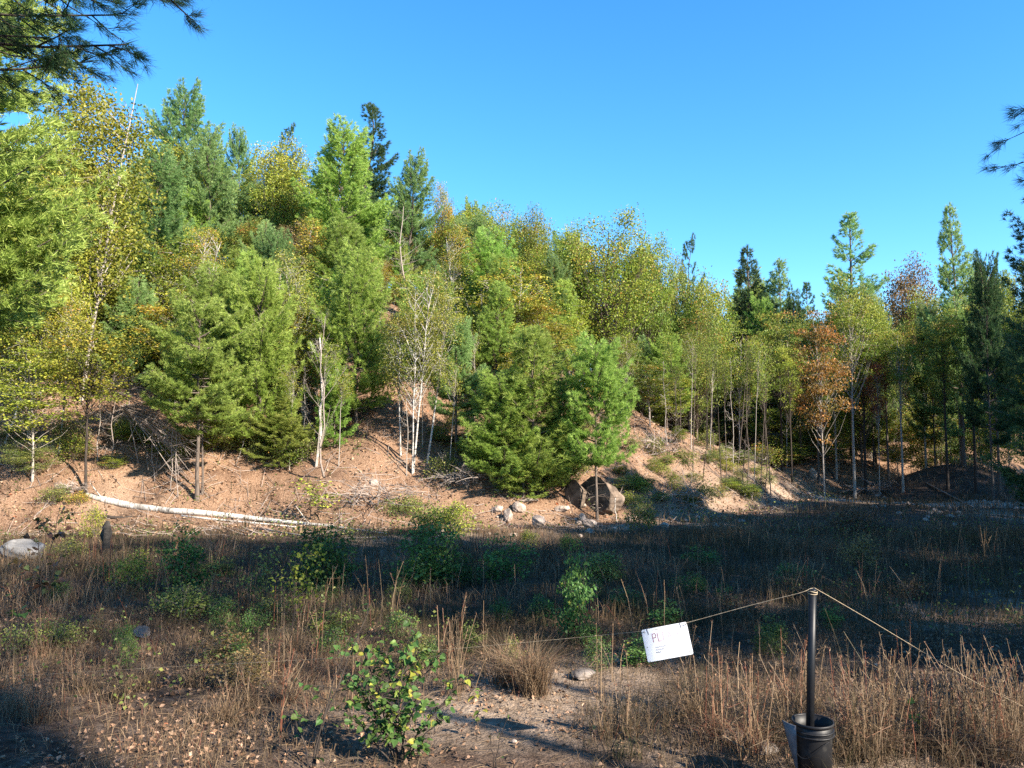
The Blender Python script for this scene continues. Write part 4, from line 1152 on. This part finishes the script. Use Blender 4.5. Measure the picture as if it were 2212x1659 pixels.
shrub('low0', 1385, 1150, 1065, 70, 'weed', 'pale yellow-green bush against the white stub', 'shrub', 2)
shrub('low0', 1500, 1085, 1035, 90, 'weed', 'green bush on the lower face of the bank', 'shrub', 3)
shrub('low1', 1650, 1050, 1020, 50, 'fresh', 'small bright conifer-like bush high on the bank face', 'shrub', 4)
shrub('low1', 1680, 1000, 970, 45, 'fresh', 'dark little bush on top of the bank', 'shrub', 5)
shrub('low0', 1850, 1155, 1085, 150, 'dusk', 'dark rounded thicket in the shade under the rubble run', 'shrub', 1)
shrub('low1', 1858, 1240, 1150, 90, 'rust', 'brown dead-leaved bush in the shaded field', 'shrub', 2)
shrub('low0', 1970, 1290, 1250, 110, 'dusk', 'low shaded weeds right of the brown dead-leaved bush', 'shrub', 4)
shrub('low0', 90, 1400, 1350, 150, 'weed', 'ferny low growth by the left edge of the field', 'shrub', 3)
shrub('low1', 520, 1480, 1400, 140, 'rust', 'reddish brown weeds behind the stretched rope at left', 'shrub', 3)
shrub('low1', 470, 1435, 1350, 120, 'rust', 'red-tinged weeds up the field from the rope', 'shrub', 5)
shrub('low0', 1570, 1330, 1270, 150, 'dusk', 'dull brown weeds behind the white sign', 'shrub', 2)
for i in range(46):
    vx = random.uniform(30, 1800); vy = random.uniform(1225, 1450)
    hh = random.uniform(28, 60)
    pl_ = random.choice(['poplar', 'weed', 'poplar', 'dusk', 'weed'])
    shrub(random.choice(['low1', 'low0', 'shrub1']), vx, vy, vy - hh, random.uniform(40, 90), pl_, {'poplar': 'dark green', 'weed': 'olive', 'dusk': 'brownish'}[pl_] + (' low' if hh < 42 else ' knee-high') + ' weed ' + field_mark(vx, vy), 'weed', cat='weed', group='leafy weeds in the field grass')

# foreground saplings whose leaves are separate pieces
def leaf_mesh(name, mat, mix, seed):
    rs = np.random.default_rng(seed)
    o = np.array([(0, 0), (.30, -.04), (.52, .18), (.46, .48), (.26, .78), (0, 1.08)]) * [.92, 1]
    zc = [0, .04, .10, .10, .04, -.08 - rs.random() * .15]
    mid = [(0, 0, 0), (0, .3, -.03), (0, .62, -.03), (0, 1.08, zc[-1])]
    L = [(-a, b, c + rs.normal(0, .02)) for (a, b), c in zip(o[1:5], zc[1:5])]
    Rr = [(a, b, c + rs.normal(0, .02)) for (a, b), c in zip(o[1:5], zc[1:5])]
    v = np.array(mid + L + Rr)
    t = []
    for base, fl in ((4, 0), (8, 1)):
        f = [(0, 1, base), (base, 1, base + 1), (base + 1, 1, base + 2), (1, 2, base + 2), (base + 2, 2, base + 3), (2, 3, base + 3)]
        t += [tuple(reversed(x)) if fl else x for x in f]
    mb = MB(); mb.add(v, t, None, mix, rs.uniform(.85, 1.15))
    return mb.build(name, [mat])
LEAFM = leafmat('poplar_leaf_near', [(0, (.032, .078, .022)), (.5, (.085, .160, .038)), (.8, (.175, .235, .048)), (1, (.34, .31, .05))], trans=.45, rough=.5, hv=.015, vv=.3, spec=.25)
LEAFR = leafmat('brown_leaf_near', [(0, (.035, .028, .018)), (.5, (.090, .045, .025)), (1, (.05, .08, .025))], trans=.3, rough=.4, hv=.02, vv=.3)
LG = [leaf_mesh('leaf', LEAFM, m_, i) for i, m_ in enumerate([.2, .4, .5, .6, .75, .95])]
LR = [leaf_mesh('leaf', LEAFR, m_, 10 + i) for i, m_ in enumerate([.1, .4, .6, .9])]

def sapling(label, vx, vy, stems, meshes, size, name='poplar_sapling', rad=.008, step=.055, cat='sapling', branchy=1.0, wts=None):
    x, y, z = hit(vx, vy)
    o = empty(name, (x, y, z))
    mb = MB(); LP = []
    px = VK / FPX * y
    for (dx, hh, dy) in stems:
        H_ = hh * px; X_ = dx * px
        s = np.linspace(0, 1, 7)[:, None]
        pts = np.array([random.gauss(0, .02), random.gauss(0, .02), -.03]) + np.array([X_, dy, 0]) * s ** 1.3 + np.array([0, 0, H_]) * s + np.cumsum(rng.normal(0, .012, (7, 3)), 0)
        tube(mb, pts, np.linspace(rad, rad * .3, 7), 5)
        LP.append((pts[-1], np.array([X_, dy, H_])))
        nb = max(2, int(H_ * 9 * branchy))
        for b in range(nb):
            t = random.uniform(.25, 1); k = min(5, int(t * 6))
            p = pts[k] + (pts[k + 1] - pts[k]) * (t * 6 - k)
            az = random.random() * 6.283
            d = nrm([math.cos(az), math.sin(az) * .8, random.uniform(.15, .9)])
            L = H_ * .36 * (1.2 - .8 * t) * random.uniform(.5, 1.2)
            e = p + d * L
            m = p + d * L * .5 + rng.normal(0, .01, 3)
            tube(mb, [p, m, e], [rad * .45, rad * .35, rad * .15], 4)
            for q in range(max(2, int(L / step))):
                u = .25 + .75 * (q + random.random()) / max(2, int(L / step))
                LP.append((p + d * L * u, d))
    st = link('stems', mb.build('sapling_stems', [BARKD], True), o)
    for (p, d) in LP:
        sz = size * random.uniform(.6, 1.25)
        az = random.random() * 6.283
        out = nrm(np.array([math.cos(az), math.sin(az), random.uniform(-1.1, .1)]) + .4 * nrm(d))
        nor = nrm(np.array([random.gauss(0, .6), random.gauss(-.25, .6), .8]))
        xx = nrm(np.cross(out, nor)); nz = np.cross(xx, out)
        off = nrm(out + [0, 0, .2]) * sz * .35
        lf = link('leaf', random.choices(meshes, wts)[0] if wts else random.choice(meshes), o)
        Mx = Matrix(((xx[0], out[0], nz[0], p[0] + off[0]), (xx[1], out[1], nz[1], p[1] + off[1]), (xx[2], out[2], nz[2], p[2] + off[2]), (0, 0, 0, 1)))
        lf.matrix_basis = Mx @ Matrix.Scale(sz, 4)
    return tag(o, label, cat)
sapling('big-leaved green poplar bush in the foreground', 862, 1648, [(-130, 225, .1), (-80, 180, -.1), (-45, 250, .15), (25, 285, -.05), (70, 220, .1), (125, 195, -.1), (-140, 130, .0), (95, 120, -.2), (-20, 130, -.2), (-95, 255, .2)], LG, .052, step=.040, branchy=2.6, wts=[3, 4, 4, 3, 2, 1.2])
sapling('slender leaning poplar sapling left of the big-leaved bush', 672, 1668, [(75, 290, .0), (-40, 130, .1), (110, 330, .15)], LG[:4], .052, branchy=.5, rad=.009)
sapling('dark-leaved sapling at the left edge of the field', 78, 1310, [(-10, 190, 0), (45, 210, .1), (60, 130, -.1), (10, 110, 0)], LR, .085, branchy=.6, rad=.012)
sapling('short green and black sapling under the dark-leaved one', 22, 1395, [(-20, 110, 0), (20, 70, .1)], LG[:3], .075, branchy=.7)
sapling('pale two-leaved sprig right of the big-leaved bush', 1030, 1600, [(-5, 85, 0), (12, 110, .05)], LG[3:], .055, branchy=.3, rad=.004)
sapling('lone sprig with yellowing leaves in the tall right grass', 2005, 1620, [(0, 105, 0), (-20, 80, .05)], LG[3:], .05, branchy=.55, rad=.005)
sapling('thin green sprig in front of the white sign', 1740 - 500, 1400, [(0, 60, 0)], LG[1:4], .06, branchy=.8, rad=.005)
sapling('dark thin twiggy sapling in the bottom middle', 1325, 1655, [(20, 110, 0), (-25, 80, .1), (40, 70, -.05)], LR, .03, branchy=.5, rad=.005)
sapling('small dark twig sapling below the bunchgrass', 1075, 1658, [(-10, 90, 0), (15, 120, 0)], LR + LG[:1], .035, branchy=.4, rad=.005)

# ------------------------------------------------------------------ grass, stalks and litter
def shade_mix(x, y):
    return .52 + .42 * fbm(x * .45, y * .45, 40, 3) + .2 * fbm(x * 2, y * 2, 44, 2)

def field_points(n, y0, y1, dens=None):
    y = np.sqrt(rng.uniform(y0 ** 2, y1 ** 2, n)); x = rng.uniform(-.75, .75, n) * y
    d = y - toe(x)
    ok = d < 2.5 + 2 * fbm(x * .5, y * .5, 61, 2)
    den = .55 + 1.1 * fbm(x * .55, y * .55, 70, 3) + np.clip((y - 9) / 6, 0, .5)
    den = den - .55 * np.clip((d + 6) / 5, 0, 1) * (x > -7) - .55 * np.exp(-((x + .3) / 1.3) ** 2 - ((y - 7.5) / .8) ** 2) - .8 * np.clip((d + 2.5) / 3, 0, 1)
    den = den - .12 * np.clip((7.4 - y) / 1.2, 0, 1) * (x < 1.2)
    ok &= rng.random(n) < den
    x, y = x[ok], y[ok]
    return np.column_stack([x, y, H(x, y) - .01])

gb = MB()
P = field_points(100000, 5.0, 11.5); n = len(P)
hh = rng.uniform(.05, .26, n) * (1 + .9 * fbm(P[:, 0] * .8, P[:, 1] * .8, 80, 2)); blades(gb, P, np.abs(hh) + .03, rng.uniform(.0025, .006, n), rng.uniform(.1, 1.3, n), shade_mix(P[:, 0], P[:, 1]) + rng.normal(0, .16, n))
P = field_points(70000, 11.0, 22); n = len(P)
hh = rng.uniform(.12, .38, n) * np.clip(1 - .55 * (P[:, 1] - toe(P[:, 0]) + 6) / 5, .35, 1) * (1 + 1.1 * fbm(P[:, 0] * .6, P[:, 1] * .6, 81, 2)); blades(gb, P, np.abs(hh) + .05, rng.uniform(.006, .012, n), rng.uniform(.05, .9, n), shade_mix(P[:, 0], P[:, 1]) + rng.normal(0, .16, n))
P = field_points(45000, 21, 44); n = len(P)
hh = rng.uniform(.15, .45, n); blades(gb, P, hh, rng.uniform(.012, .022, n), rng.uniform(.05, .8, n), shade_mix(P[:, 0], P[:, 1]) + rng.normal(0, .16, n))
o = link('dry_grass', gb.build('dry_grass', [GRASSM]))
tag(o, 'brown and tan dry grass covering the field', 'grass', kind='stuff')

sb = MB()
for q in range(330):
    y = math.sqrt(random.uniform(36, 18 ** 2)); x = random.uniform(-.68, .68) * y
    if y < 9.5 and x < 1.5 and random.random() < .6: continue
    if toe(x) - y < 4.5: continue
    seedstalks(sb, (x, y, Hs(x, y)), random.randint(1, 4), .35, .8, .22, random.choice([.55, .7, .8, .95]), w=.0022 + .00022 * y)
o = link('grass_stalks', sb.build('grass_stalks', [GRASSM]))
tag(o, 'loose tall dry seed stalks standing over the field grass', 'grass', kind='stuff')

def clump(vx, vy, n, hmin, hmax, spread, mixc, label, group=None, nb=60, bl=.35, w=.003, arch=1.2):
    x, y, z = hit(vx, vy)
    mb = MB()
    seedstalks(mb, (0, 0, 0), n, hmin, hmax, spread, mixc, w)
    Pb = np.column_stack([rng.normal(0, .07, nb), rng.normal(0, .07, nb), np.zeros(nb)])
    blades(mb, Pb, rng.uniform(.5, 1.2, nb) * bl, .005, rng.uniform(.3, arch, nb), np.clip(mixc + rng.normal(0, .12, nb), 0, 1))
    o = link('grass_clump', mb.build('grass_clump', [GRASSM])); o.location = (x, y, z)
    return tag(o, label, 'grass clump', group)
clump(1590 - 440, 1500, 14, .35, .6, .5, .72, 'large tan arching bunchgrass left of the white sign', nb=700, bl=.62, w=.003, arch=1.5)
clump(1090, 1480, 10, .4, .6, .3, .72, 'smaller tan grass tuft at the left side of the large bunchgrass', nb=240, bl=.5)
clump(985, 1500, 16, .5, .85, .15, .72, 'upright straw clump behind the big-leaved bush', nb=80)
clump(1345, 1590, 14, .3, .5, .15, .66, 'short upright seed heads in front of the white sign', nb=70, bl=.25)
clump(1310, 1595, 8, .3, .48, .2, .7, 'leaning seed heads left of the short upright ones', nb=50, bl=.25)
for i in range(58):
    if i < 40:
        vx, vy = random.uniform(1800, 2230), random.uniform(1560, 1650)
    else:
        vx, vy = random.uniform(1480, 1760), random.uniform(1520, 1640)
    if 1690 < vx < 1800 and vy > 1600: vx += 130
    tone = random.choice([.6, .72, .5, .95]); nst = random.randint(6, 15) if i < 40 else random.randint(2, 7)
    word_ = {.6: 'brown', .72: 'straw-coloured', .5: 'dark brown', .95: 'reddish'}[tone] + (' dense' if nst > 10 else (' loose' if nst > 4 else ' sparse'))
    clump(vx, vy, nst, .35, .75, .24, tone, word_ + (' bunchgrass ' if i < 40 else ' grass clump ') + field_mark(vx, vy), 'bunchgrass right of the bucket' if i < 40 else 'grass clumps around the sign', nb=90, bl=.3, arch=1.8)
for i in range(12):
    vx, vy = random.uniform(20, 640), random.uniform(1400, 1600)
    tone = random.choice([.7, .8, .5])
    clump(vx, vy, random.randint(2, 7), .3, .55, .25, tone, {.7: 'tan', .8: 'pale straw', .5: 'brown'}[tone] + ' grass tuft ' + field_mark(vx, vy) + (', lowest' if vy > 1540 else ''), 'grass tufts in the left foreground', nb=120, bl=.35, arch=1.6)
for i, (vx, vy) in enumerate([(1690, 1605), (1905, 1612), (1730, 1600), (1355, 1640), (1655, 1600)]):
    clump(vx, vy, 0, .1, .2, .1, .08, 'small green grass tuft low in the right foreground', 'green tufts in the foreground', nb=60, bl=.2)

# fallen leaves on the slope and the near ground
lb = MB()
def scatter_leaves(n, y0, y1, size, cond, mixo=0.0):
    y = np.sqrt(rng.uniform(y0 ** 2, y1 ** 2, n)); x = rng.uniform(-.8, .8, n) * y
    ok = cond(x, y); x, y = x[ok], y[ok]
    P = np.column_stack([x, y, H(x, y) + .02]); k = len(P)
    leaves(lb, P, size, .5 + mixo + .3 * fbm(x * .6, y * .6, 90, 3) + rng.normal(0, .2, k), up=1.2, fold=.5)
scatter_leaves(95000, 17, 48, .115, lambda x, y: (y - toe(x) > -1.2 + 2 * fbm(x * .6, y * .6, 93, 2)) & (rng.random(len(x)) < .75))
scatter_leaves(26000, 5.0, 12, .05, lambda x, y: rng.random(len(x)) < .4 + .9 * fbm(x * .7, y * .7, 95, 2), -.1)
o = link('fallen_leaves', lb.build('fallen_leaves', [LITTER]))
tag(o, 'red-brown fallen leaves strewn over the slope and the near ground', 'leaves', kind='stuff')
# twigs and low leafy plants over the slope
tw = MB()
for q in range(3200):
    y = random.uniform(19, 42); x = random.uniform(-.7, .5) * y
    if y - toe(x) < -1.5: continue
    z = Hs(x, y) + .02; a = random.random() * 6.283; L = random.uniform(.15, 1.1)
    e = (x + L * math.cos(a), y + L * math.sin(a)); m = ((x + e[0]) / 2, (y + e[1]) / 2)
    tube(tw, [(x, y, z), (m[0], m[1], Hs(*m) + .06), (e[0], e[1], Hs(*e) + random.uniform(.02, .25))], [.009, .007, .003], 3, bri=random.uniform(.6, 1.2))
o = link('fallen_twigs', tw.build('fallen_twigs', [DEAD]))
tag(o, 'grey dead twigs littering the leafy slope', 'twigs', kind='stuff')
gp = MB()
for q in range(1150):
    if q < 520:
        y = random.uniform(18, 40); x = random.uniform(-.7, .45) * y
        if y - toe(x) < -2: continue
        sz_, hh = .07, .16
    else:
        y = math.sqrt(random.uniform(7.5 ** 2, 24 ** 2)); x = random.uniform(-.7, .7) * y
        if toe(x) - y < 1.5 or fbm(np.array([x * .3]), np.array([y * .3]), 88, 2)[0] < -.05 + .012 * x: continue
        sz_, hh = .05, .22
    n_ = random.randint(12, 34); r_ = random.uniform(.12, .4)
    Pq = np.column_stack([x + rng.normal(0, r_, n_), y + rng.normal(0, r_, n_), np.zeros(n_)])
    Pq[:, 2] = H(Pq[:, 0], Pq[:, 1]) + np.abs(rng.normal(0, hh, n_)) + .02
    leaves(gp, Pq, sz_, np.clip(rng.random() * .6 + rng.normal(.15, .15, n_), 0, 1), up=.8)
o = link('ground_plants', gp.build('ground_plants', [M['weed']]))
tag(o, 'low green leafy plants scattered over the field and slope foot', 'plants', kind='stuff')
# dry twigs and needles on the near ground
tb = MB()
for q in range(2600):
    y = math.sqrt(random.uniform(5.4 ** 2, 10 ** 2)); x = random.uniform(-.7, .7) * y
    z = Hs(x, y) + .012; a = random.random() * 6.283; L = random.uniform(.05, .3)
    e = (x + L * math.cos(a), y + L * math.sin(a)); m = ((x + e[0]) / 2, (y + e[1]) / 2)
    tube(tb, [(x, y, z), (m[0], m[1], Hs(*m) + .02), (e[0], e[1], Hs(*e) + .015)], [.002, .002, .001], 3, mix=random.choice([.6, .75, .85]))
o = link('straw_litter', tb.build('straw_litter', [GRASSM]))
tag(o, 'broken straw and twigs lying on the near ground', 'litter', kind='stuff')
# chips of stone in the shaded rubble run
gv = MB()
for q in range(1500):
    vx = random.uniform(1760, 2212); t = (vx - 1760) / 450
    vy = 1035 + t * 105 + random.gauss(0, 6 + 4 * t)
    if q % 30 == 0: pass
    x, y, _ = at(vx, vy, 34 + 3 * random.random() - 5 * t); y += random.uniform(-1.2, 1.2)
    z = Hs(x, y); s_ = random.uniform(.03, .12)
    v = nrm(rng.standard_normal((6, 3))) * s_ * [1, 1, .7] + [x, y, z + s_ * .3]
    v = np.array([[1, 0, 0], [-1, 0, 0], [0, 1, 0], [0, -1, 0], [0, 0, .8], [0, 0, -.8]]) * s_ * rng.uniform(.6, 1.2, (6, 1)) + [x, y, z + s_ * .3]
    gv.add(v, [[0, 2, 4], [2, 1, 4], [1, 3, 4], [3, 0, 4], [2, 0, 5], [1, 2, 5], [3, 1, 5], [0, 3, 5]])
o = link('gravel', gv.build('gravel', [GRANITE]))
tag(o, 'grey stone rubble spilling down the shaded gully', 'gravel', kind='stuff')

# ------------------------------------------------------------------ bucket, post, rope, sign
BLK = plain('black_plastic', (.008, .008, .009), .5, .3, 14.0, (.04, .037, .033), .12, .52, .78)
BLKP = plain('black_pipe', (.006, .0065, .008), .45, .3, 9.0, (.018, .018, .02), .05, .5, .8)
GREYP = plain('dusty_grey_plastic', (.05, .05, .055), .6, .4, 9.0, (.14, .14, .15), .2, .4, .7)
DIRT = plain('packed_dirt', (.05, .04, .03), .95, .1, 12., (.11, .085, .06), .4)
ROPE = plain('pale_cord', (.26, .20, .13), .8, .2, 60., (.40, .32, .22), .3)
bx, by, _ = at(1757, 1620, 5.92); bz = Hs(bx, by)
bo = empty('bucket', (bx, by, bz), rotz=.3)
def lathe(profile, n=40, arc=(0, 2 * math.pi)):
    full = abs(arc[1] - arc[0] - 2 * math.pi) < 1e-6
    a = np.linspace(arc[0], arc[1], n, endpoint=not full)
    v = np.array([[r * math.cos(t), r * math.sin(t), z] for (r, z) in profile for t in a])
    m = len(profile); q = []
    for i in range(m - 1):
        for j in range(n if full else n - 1):
            j2 = (j + 1) % n
            q.append([i * n + j, i * n + j2, (i + 1) * n + j2, (i + 1) * n + j])
    return v, q
RT = .142
hb = at(1757, 1556, 5.92)[2] - bz
mb = MB(); v, q = lathe([(.001, .004), (RT - .028, .004), (RT - .024, .0), (RT - .012, hb * .6), (RT - .008, hb * .82), (RT - .004, hb * .985), (RT - .007, hb * .985), (RT - .012, hb * .8), (RT - .030, .012), (.001, .012)])
mb.add(v, None, q); link('bucket_wall', mb.build('bucket_wall', [BLK], True), bo)
mb = MB(); v, q = lathe([(RT - .0045, hb * .955), (RT + .004, hb * .955), (RT + .006, hb * .975), (RT + .006, hb * .995), (RT + .002, hb * 1.005), (RT - .003, hb * 1.0), (RT - .0045, hb * .99)])
mb.add(v, None, q); link('rim', mb.build('bucket_rim', [BLK], True), bo)
for k, zf in enumerate((.80, .865)):
    mb = MB(); v, q = lathe([(RT - .006, hb * zf), (RT + .006, hb * zf + .001), (RT + .007, hb * zf + .009), (RT - .005, hb * zf + .011)])
    mb.add(v, None, q); link('ridge', mb.build('bucket_ridge', [BLK], True), bo)
mb = MB(); v, q = lathe([(.001, hb * .78), (RT - .014, hb * .76)], 30); v[:, 2] += .02 * fbm(v[:, 0] * 18, v[:, 1] * 18, 5)
mb.add(v, None, q); link('dirt_fill', mb.build('bucket_fill', [DIRT], True), bo)
# bail handle hanging at the front
ha = np.linspace(-1.25, 1.25, 14)
mb = MB(); tube(mb, [( (RT + .012) * math.sin(t), -(RT + .012) * math.cos(t) * .98, hb * .78 - .13 * math.cos(t * 1.2) ** 2) for t in ha], .003, 5); hd = link('handle', mb.build('bucket_handle', [BLK], True), bo); hd.rotation_euler = (0, 0, -1.15)
# split flap of the wall peeling outwards on the left
fa = np.linspace(0, 1, 7); rows = []
for zf, wdt, outw in ((.30, .035, .0), (.58, .07, .03), (.80, .10, .055), (1.0, .12, .075)):
    for t in fa:
        ang = R(196) + (t - .5) * wdt * 5.5
        rr = RT + .004 + outw * (1 - .3 * t)
        rows.append((rr * math.cos(ang), rr * math.sin(ang), hb * zf))
rows = np.array(rows); q = [[i * 7 + j, i * 7 + j + 1, (i + 1) * 7 + j + 1, (i + 1) * 7 + j] for i in range(3) for j in range(6)]
n_in = rows * [.975, .975, 1]
mb = MB(); mb.add(np.concatenate([rows, n_in]), None, q + [[a + 28 for a in reversed(f)] for f in q] + [[21 + j, 22 + j, 50 + j, 49 + j] for j in range(6)] + [[i * 7, (i + 1) * 7, (i + 1) * 7 + 28, i * 7 + 28] for i in range(3)])
fl = link('cracked_flap', mb.build('bucket_flap', [GREYP], True), bo); fl['label'] = 'dusty grey flap split from the bucket wall'; fl.rotation_euler = (0, 0, -.3)
tag(bo, 'black plastic bucket with a cracked grey flap holding the post', 'bucket')

pt = at(1755, 1276, 5.92); pb = np.array([at(1747, 1600, 5.92)[0], by, bz + hb * .35])
po = empty('post', tuple(pb))
tp = np.array(pt) - pb
mb = MB(); tube(mb, [np.zeros(3), tp * .5, tp], .029, 24, cap=True); link('pipe', mb.build('post_pipe', [BLKP], True), po)
mb = MB(); dz = nrm(tp); tube(mb, [tp - dz * .004, tp + dz * .008, tp + dz * .013], [.0315, .0315, .025], 24, cap=True); link('cap', mb.build('post_cap', [BLKP], True), po)
tag(po, 'straight black pipe post standing in the bucket', 'post')

top = np.array(pt) + nrm(tp) * .018
sr = np.array(at(1480, 1347, 6.3)); sl = np.array(at(1389, 1364, 6.32))
rp = [np.array(at(0, 1462, 8.2)), np.array(at(410, 1438, 7.6)), np.array(at(575, 1430, 7.4)), np.array(at(855, 1412, 7.1)), np.array(at(1130, 1388, 6.65)), sl + [0, .012, .0], (sl + sr) / 2 + [0, .012, 0], sr + [0, .012, 0], np.array(at(1620, 1308, 6.1)), np.array(at(1727, 1281, 5.93)), top,
      np.array(at(1775, 1279, 5.93)), np.array(at(1880, 1340, 6.15)), np.array(at(2010, 1418, 6.4)), np.array(at(2130, 1486, 6.6)), np.array(at(2260, 1550, 6.95))]
def catmull(P, m=6):
    P = [2 * P[0] - P[1]] + list(P) + [2 * P[-1] - P[-2]]
    out = []
    for i in range(1, len(P) - 2):
        for k in range(m):
            t = k / m
            out.append(.5 * (2 * P[i] + (P[i + 1] - P[i - 1]) * t + (2 * P[i - 1] - 5 * P[i] + 4 * P[i + 1] - P[i + 2]) * t * t + (3 * P[i] - P[i - 1] - 3 * P[i + 1] + P[i + 2]) * t ** 3))
    out.append(P[-2]); return np.array(out)
ro2_ = MB(); mb = MB(); cr = catmull(rp); tube(mb, cr, np.interp(np.arange(len(cr)), [0, 29, 40, 60, len(cr) - 1], [.0010, .0012, .0022, .0024, .0014]), 6)
tube(ro2_, [top + np.array([.0315 * math.cos(t), .0315 * math.sin(t), -.036 + .006 * math.sin(t)]) for t in np.linspace(0, 2 * math.pi, 17)], .0035, 6)
loop = [top + nrm(tp) * 0 + np.array([.032 * math.cos(t), .032 * math.sin(t), -.024 + .004 * math.sin(2 * t)]) for t in np.linspace(0, 2 * math.pi, 17)]
ro = link('rope', mb.build('rope', [ROPE], True)); ro2 = ro2_; tube(ro2, loop, .004, 6); link('loop', ro2.build('rope_loop', [ROPE], True), ro)
tag(ro, 'pale cord strung over the post top and sagging to both sides', 'rope')

# the white board: its own frame, hung from its two top corners
SW = float(np.linalg.norm(sr - sl)) ; SH = SW * .735
ux = nrm(sr - sl); uz = nrm(np.array([.02, .10, 1.0]) - np.dot([.02, .10, 1.0], ux) * ux); uy = np.cross(uz, ux)
so = bpy.data.objects.new('sign', None); COL.objects.link(so)
so.matrix_world = Matrix(((ux[0], uy[0], uz[0], sl[0]), (ux[1], uy[1], uz[1], sl[1]), (ux[2], uy[2], uz[2], sl[2]), (0, 0, 0, 1)))
WHITE = plain('white_board', (.62, .62, .63), .5, .3, 3., (.45, .45, .49))
def rrect(x0, z0, x1, z1, r, y0, y1, mb, k=5):
    pts = []
    for cx, cz, a0 in ((x1 - r, z1 - r, 0), (x0 + r, z1 - r, 90), (x0 + r, z0 + r, 180), (x1 - r, z0 + r, 270)):
        for i in range(k):
            a = R(a0 + 90 * i / (k - 1)); pts.append((cx + r * math.cos(a), cz + r * math.sin(a)))
    n = len(pts); v = [(p[0], y0, p[1]) for p in pts] + [(p[0], y1, p[1]) for p in pts]
    t = [[0, i + 1, i] for i in range(1, n - 1)] + [[n, n + i, n + i + 1] for i in range(1, n - 1)]
    mb.add(v, t, [[i, (i + 1) % n, n + (i + 1) % n, n + i] for i in range(n)])
mb = MB(); rrect(-.012, -SH + .012, SW + .012, .012, .012, -.003, .003, mb); link('board', mb.build('sign_board', [WHITE]), so)
SCREW = plain('dark_screw', (.06, .055, .05), .5, .5)
def disc(cx, cz, r, name):
    mb = MB(); n = 10; a = np.arange(n) * 2 * math.pi / n
    v = [(cx, -.0055, cz)] + [(cx + r * math.cos(t), -.0034, cz + r * math.sin(t)) for t in a]
    mb.add(v, [[0, i + 1, (i + 1) % n + 1] for i in range(n)]); return link(name, mb.build(name, [SCREW]), so)
for fx, fz in ((.035, -.05), (.93, -.05), (.49, -.075), (.52, -.42), (.945, -.40), (.02, -.50), (.955, -.86), (.46, -.93), (.015, -.93)):
    disc(fx * SW, fz * SH, .0042, 'screw')
SLIT = plain('slit_shadow_grey', (.10, .10, .12), .8, .2)
for fx in (.09, .87):
    mb = MB(); a, b = fx * SW, fx * SW + .006
    v = [(a - .003, -.0036, .012), (a + .004, -.0036, .012), (b + .004, -.0036, -.032), (b - .002, -.0036, -.032)]
    mb.add(v + [(p[0], -.0046, p[2]) for p in v], None, [[4, 5, 6, 7], [0, 4, 7, 3], [1, 2, 6, 5], [0, 1, 5, 4], [3, 7, 6, 2]]); link('slit', mb.build('sign_slit', [SLIT]), so)
PINK = plain('faded_pink_ink', (.24, .11, .13), .7, .2); GINK = plain('faded_grey_ink', (.16, .16, .165), .7, .2); PINK2 = plain('paler_pink_ink', (.30, .20, .22), .7, .2)
GL = {'P': [[(0, 0), (0, 1), (.5, 1), (.62, .8), (.5, .52), (0, .5)]], 'L': [[(0, 1), (0, 0), (.5, 0)]], 'E': [[(.55, 1), (0, 1), (0, 0), (.55, 0)], [(0, .52), (.45, .52)]], 'A': [[(0, 0), (.3, 1), (.6, 0)], [(.12, .38), (.48, .38)]], 'S': [[(.55, .9), (.3, 1), (.05, .82), (.12, .6), (.5, .42), (.55, .2), (.3, 0), (.0, .12)]]}
def stroke(mb, pts, w):
    pts = np.array(pts)
    for a, b in zip(pts[:-1], pts[1:]):
        d = nrm(b - a); nn = np.array([-d[1], d[0]]) * w / 2; a = a - d * w * .3; b = b + d * w * .3
        mb.add([(p[0], -.0037, p[1]) for p in (a - nn, b - nn, b + nn, a + nn)], None, [[0, 1, 2, 3]])
def word(txt, x, z, h, w, mat, name):
    mb = MB()
    for ch in txt:
        for s_ in GL[ch]:
            stroke(mb, [(x + p[0] * h * .72, z + p[1] * h) for p in s_], w)
        x += h * .66
    return link(name, mb.build(name, [mat]), so)
word('PL', .19 * SW, -.38 * SH, .062, .006, PINK, 'lettering')
word('EASE', .19 * SW + .062 * .66 * 2, -.37 * SH, .058, .004, PINK2, 'lettering')
for k, (fz, fw) in enumerate(((-.55, .26), (-.63, .20), (-.71, .12))):
    mb = MB(); x0 = .20 * SW; xs_ = np.linspace(x0, x0 + fw * SW, 14)
    stroke(mb, [(xx, fz * SH + (.006 if i % 2 else -.004) * (1 if i % 3 else .4)) for i, xx in enumerate(xs_)], .0022); link('small_writing', mb.build('small_writing', [GINK]), so)
tag(so, 'tilted white board sign hanging from the cord, faded pink writing', 'sign')
mb = MB()
for c in (sl, sr):
    for t0 in (0, .5):
        tube(mb, [c + np.array([.010 * math.cos(t), .014 * math.sin(t), .010 * math.sin(t + .7)]) for t in np.linspace(0, 6.283, 9)], .002, 4)
tie = link('ties', mb.build('sign_ties', [ROPE], True)); tie.parent = so; tie.matrix_parent_inverse = so.matrix_world.inverted()
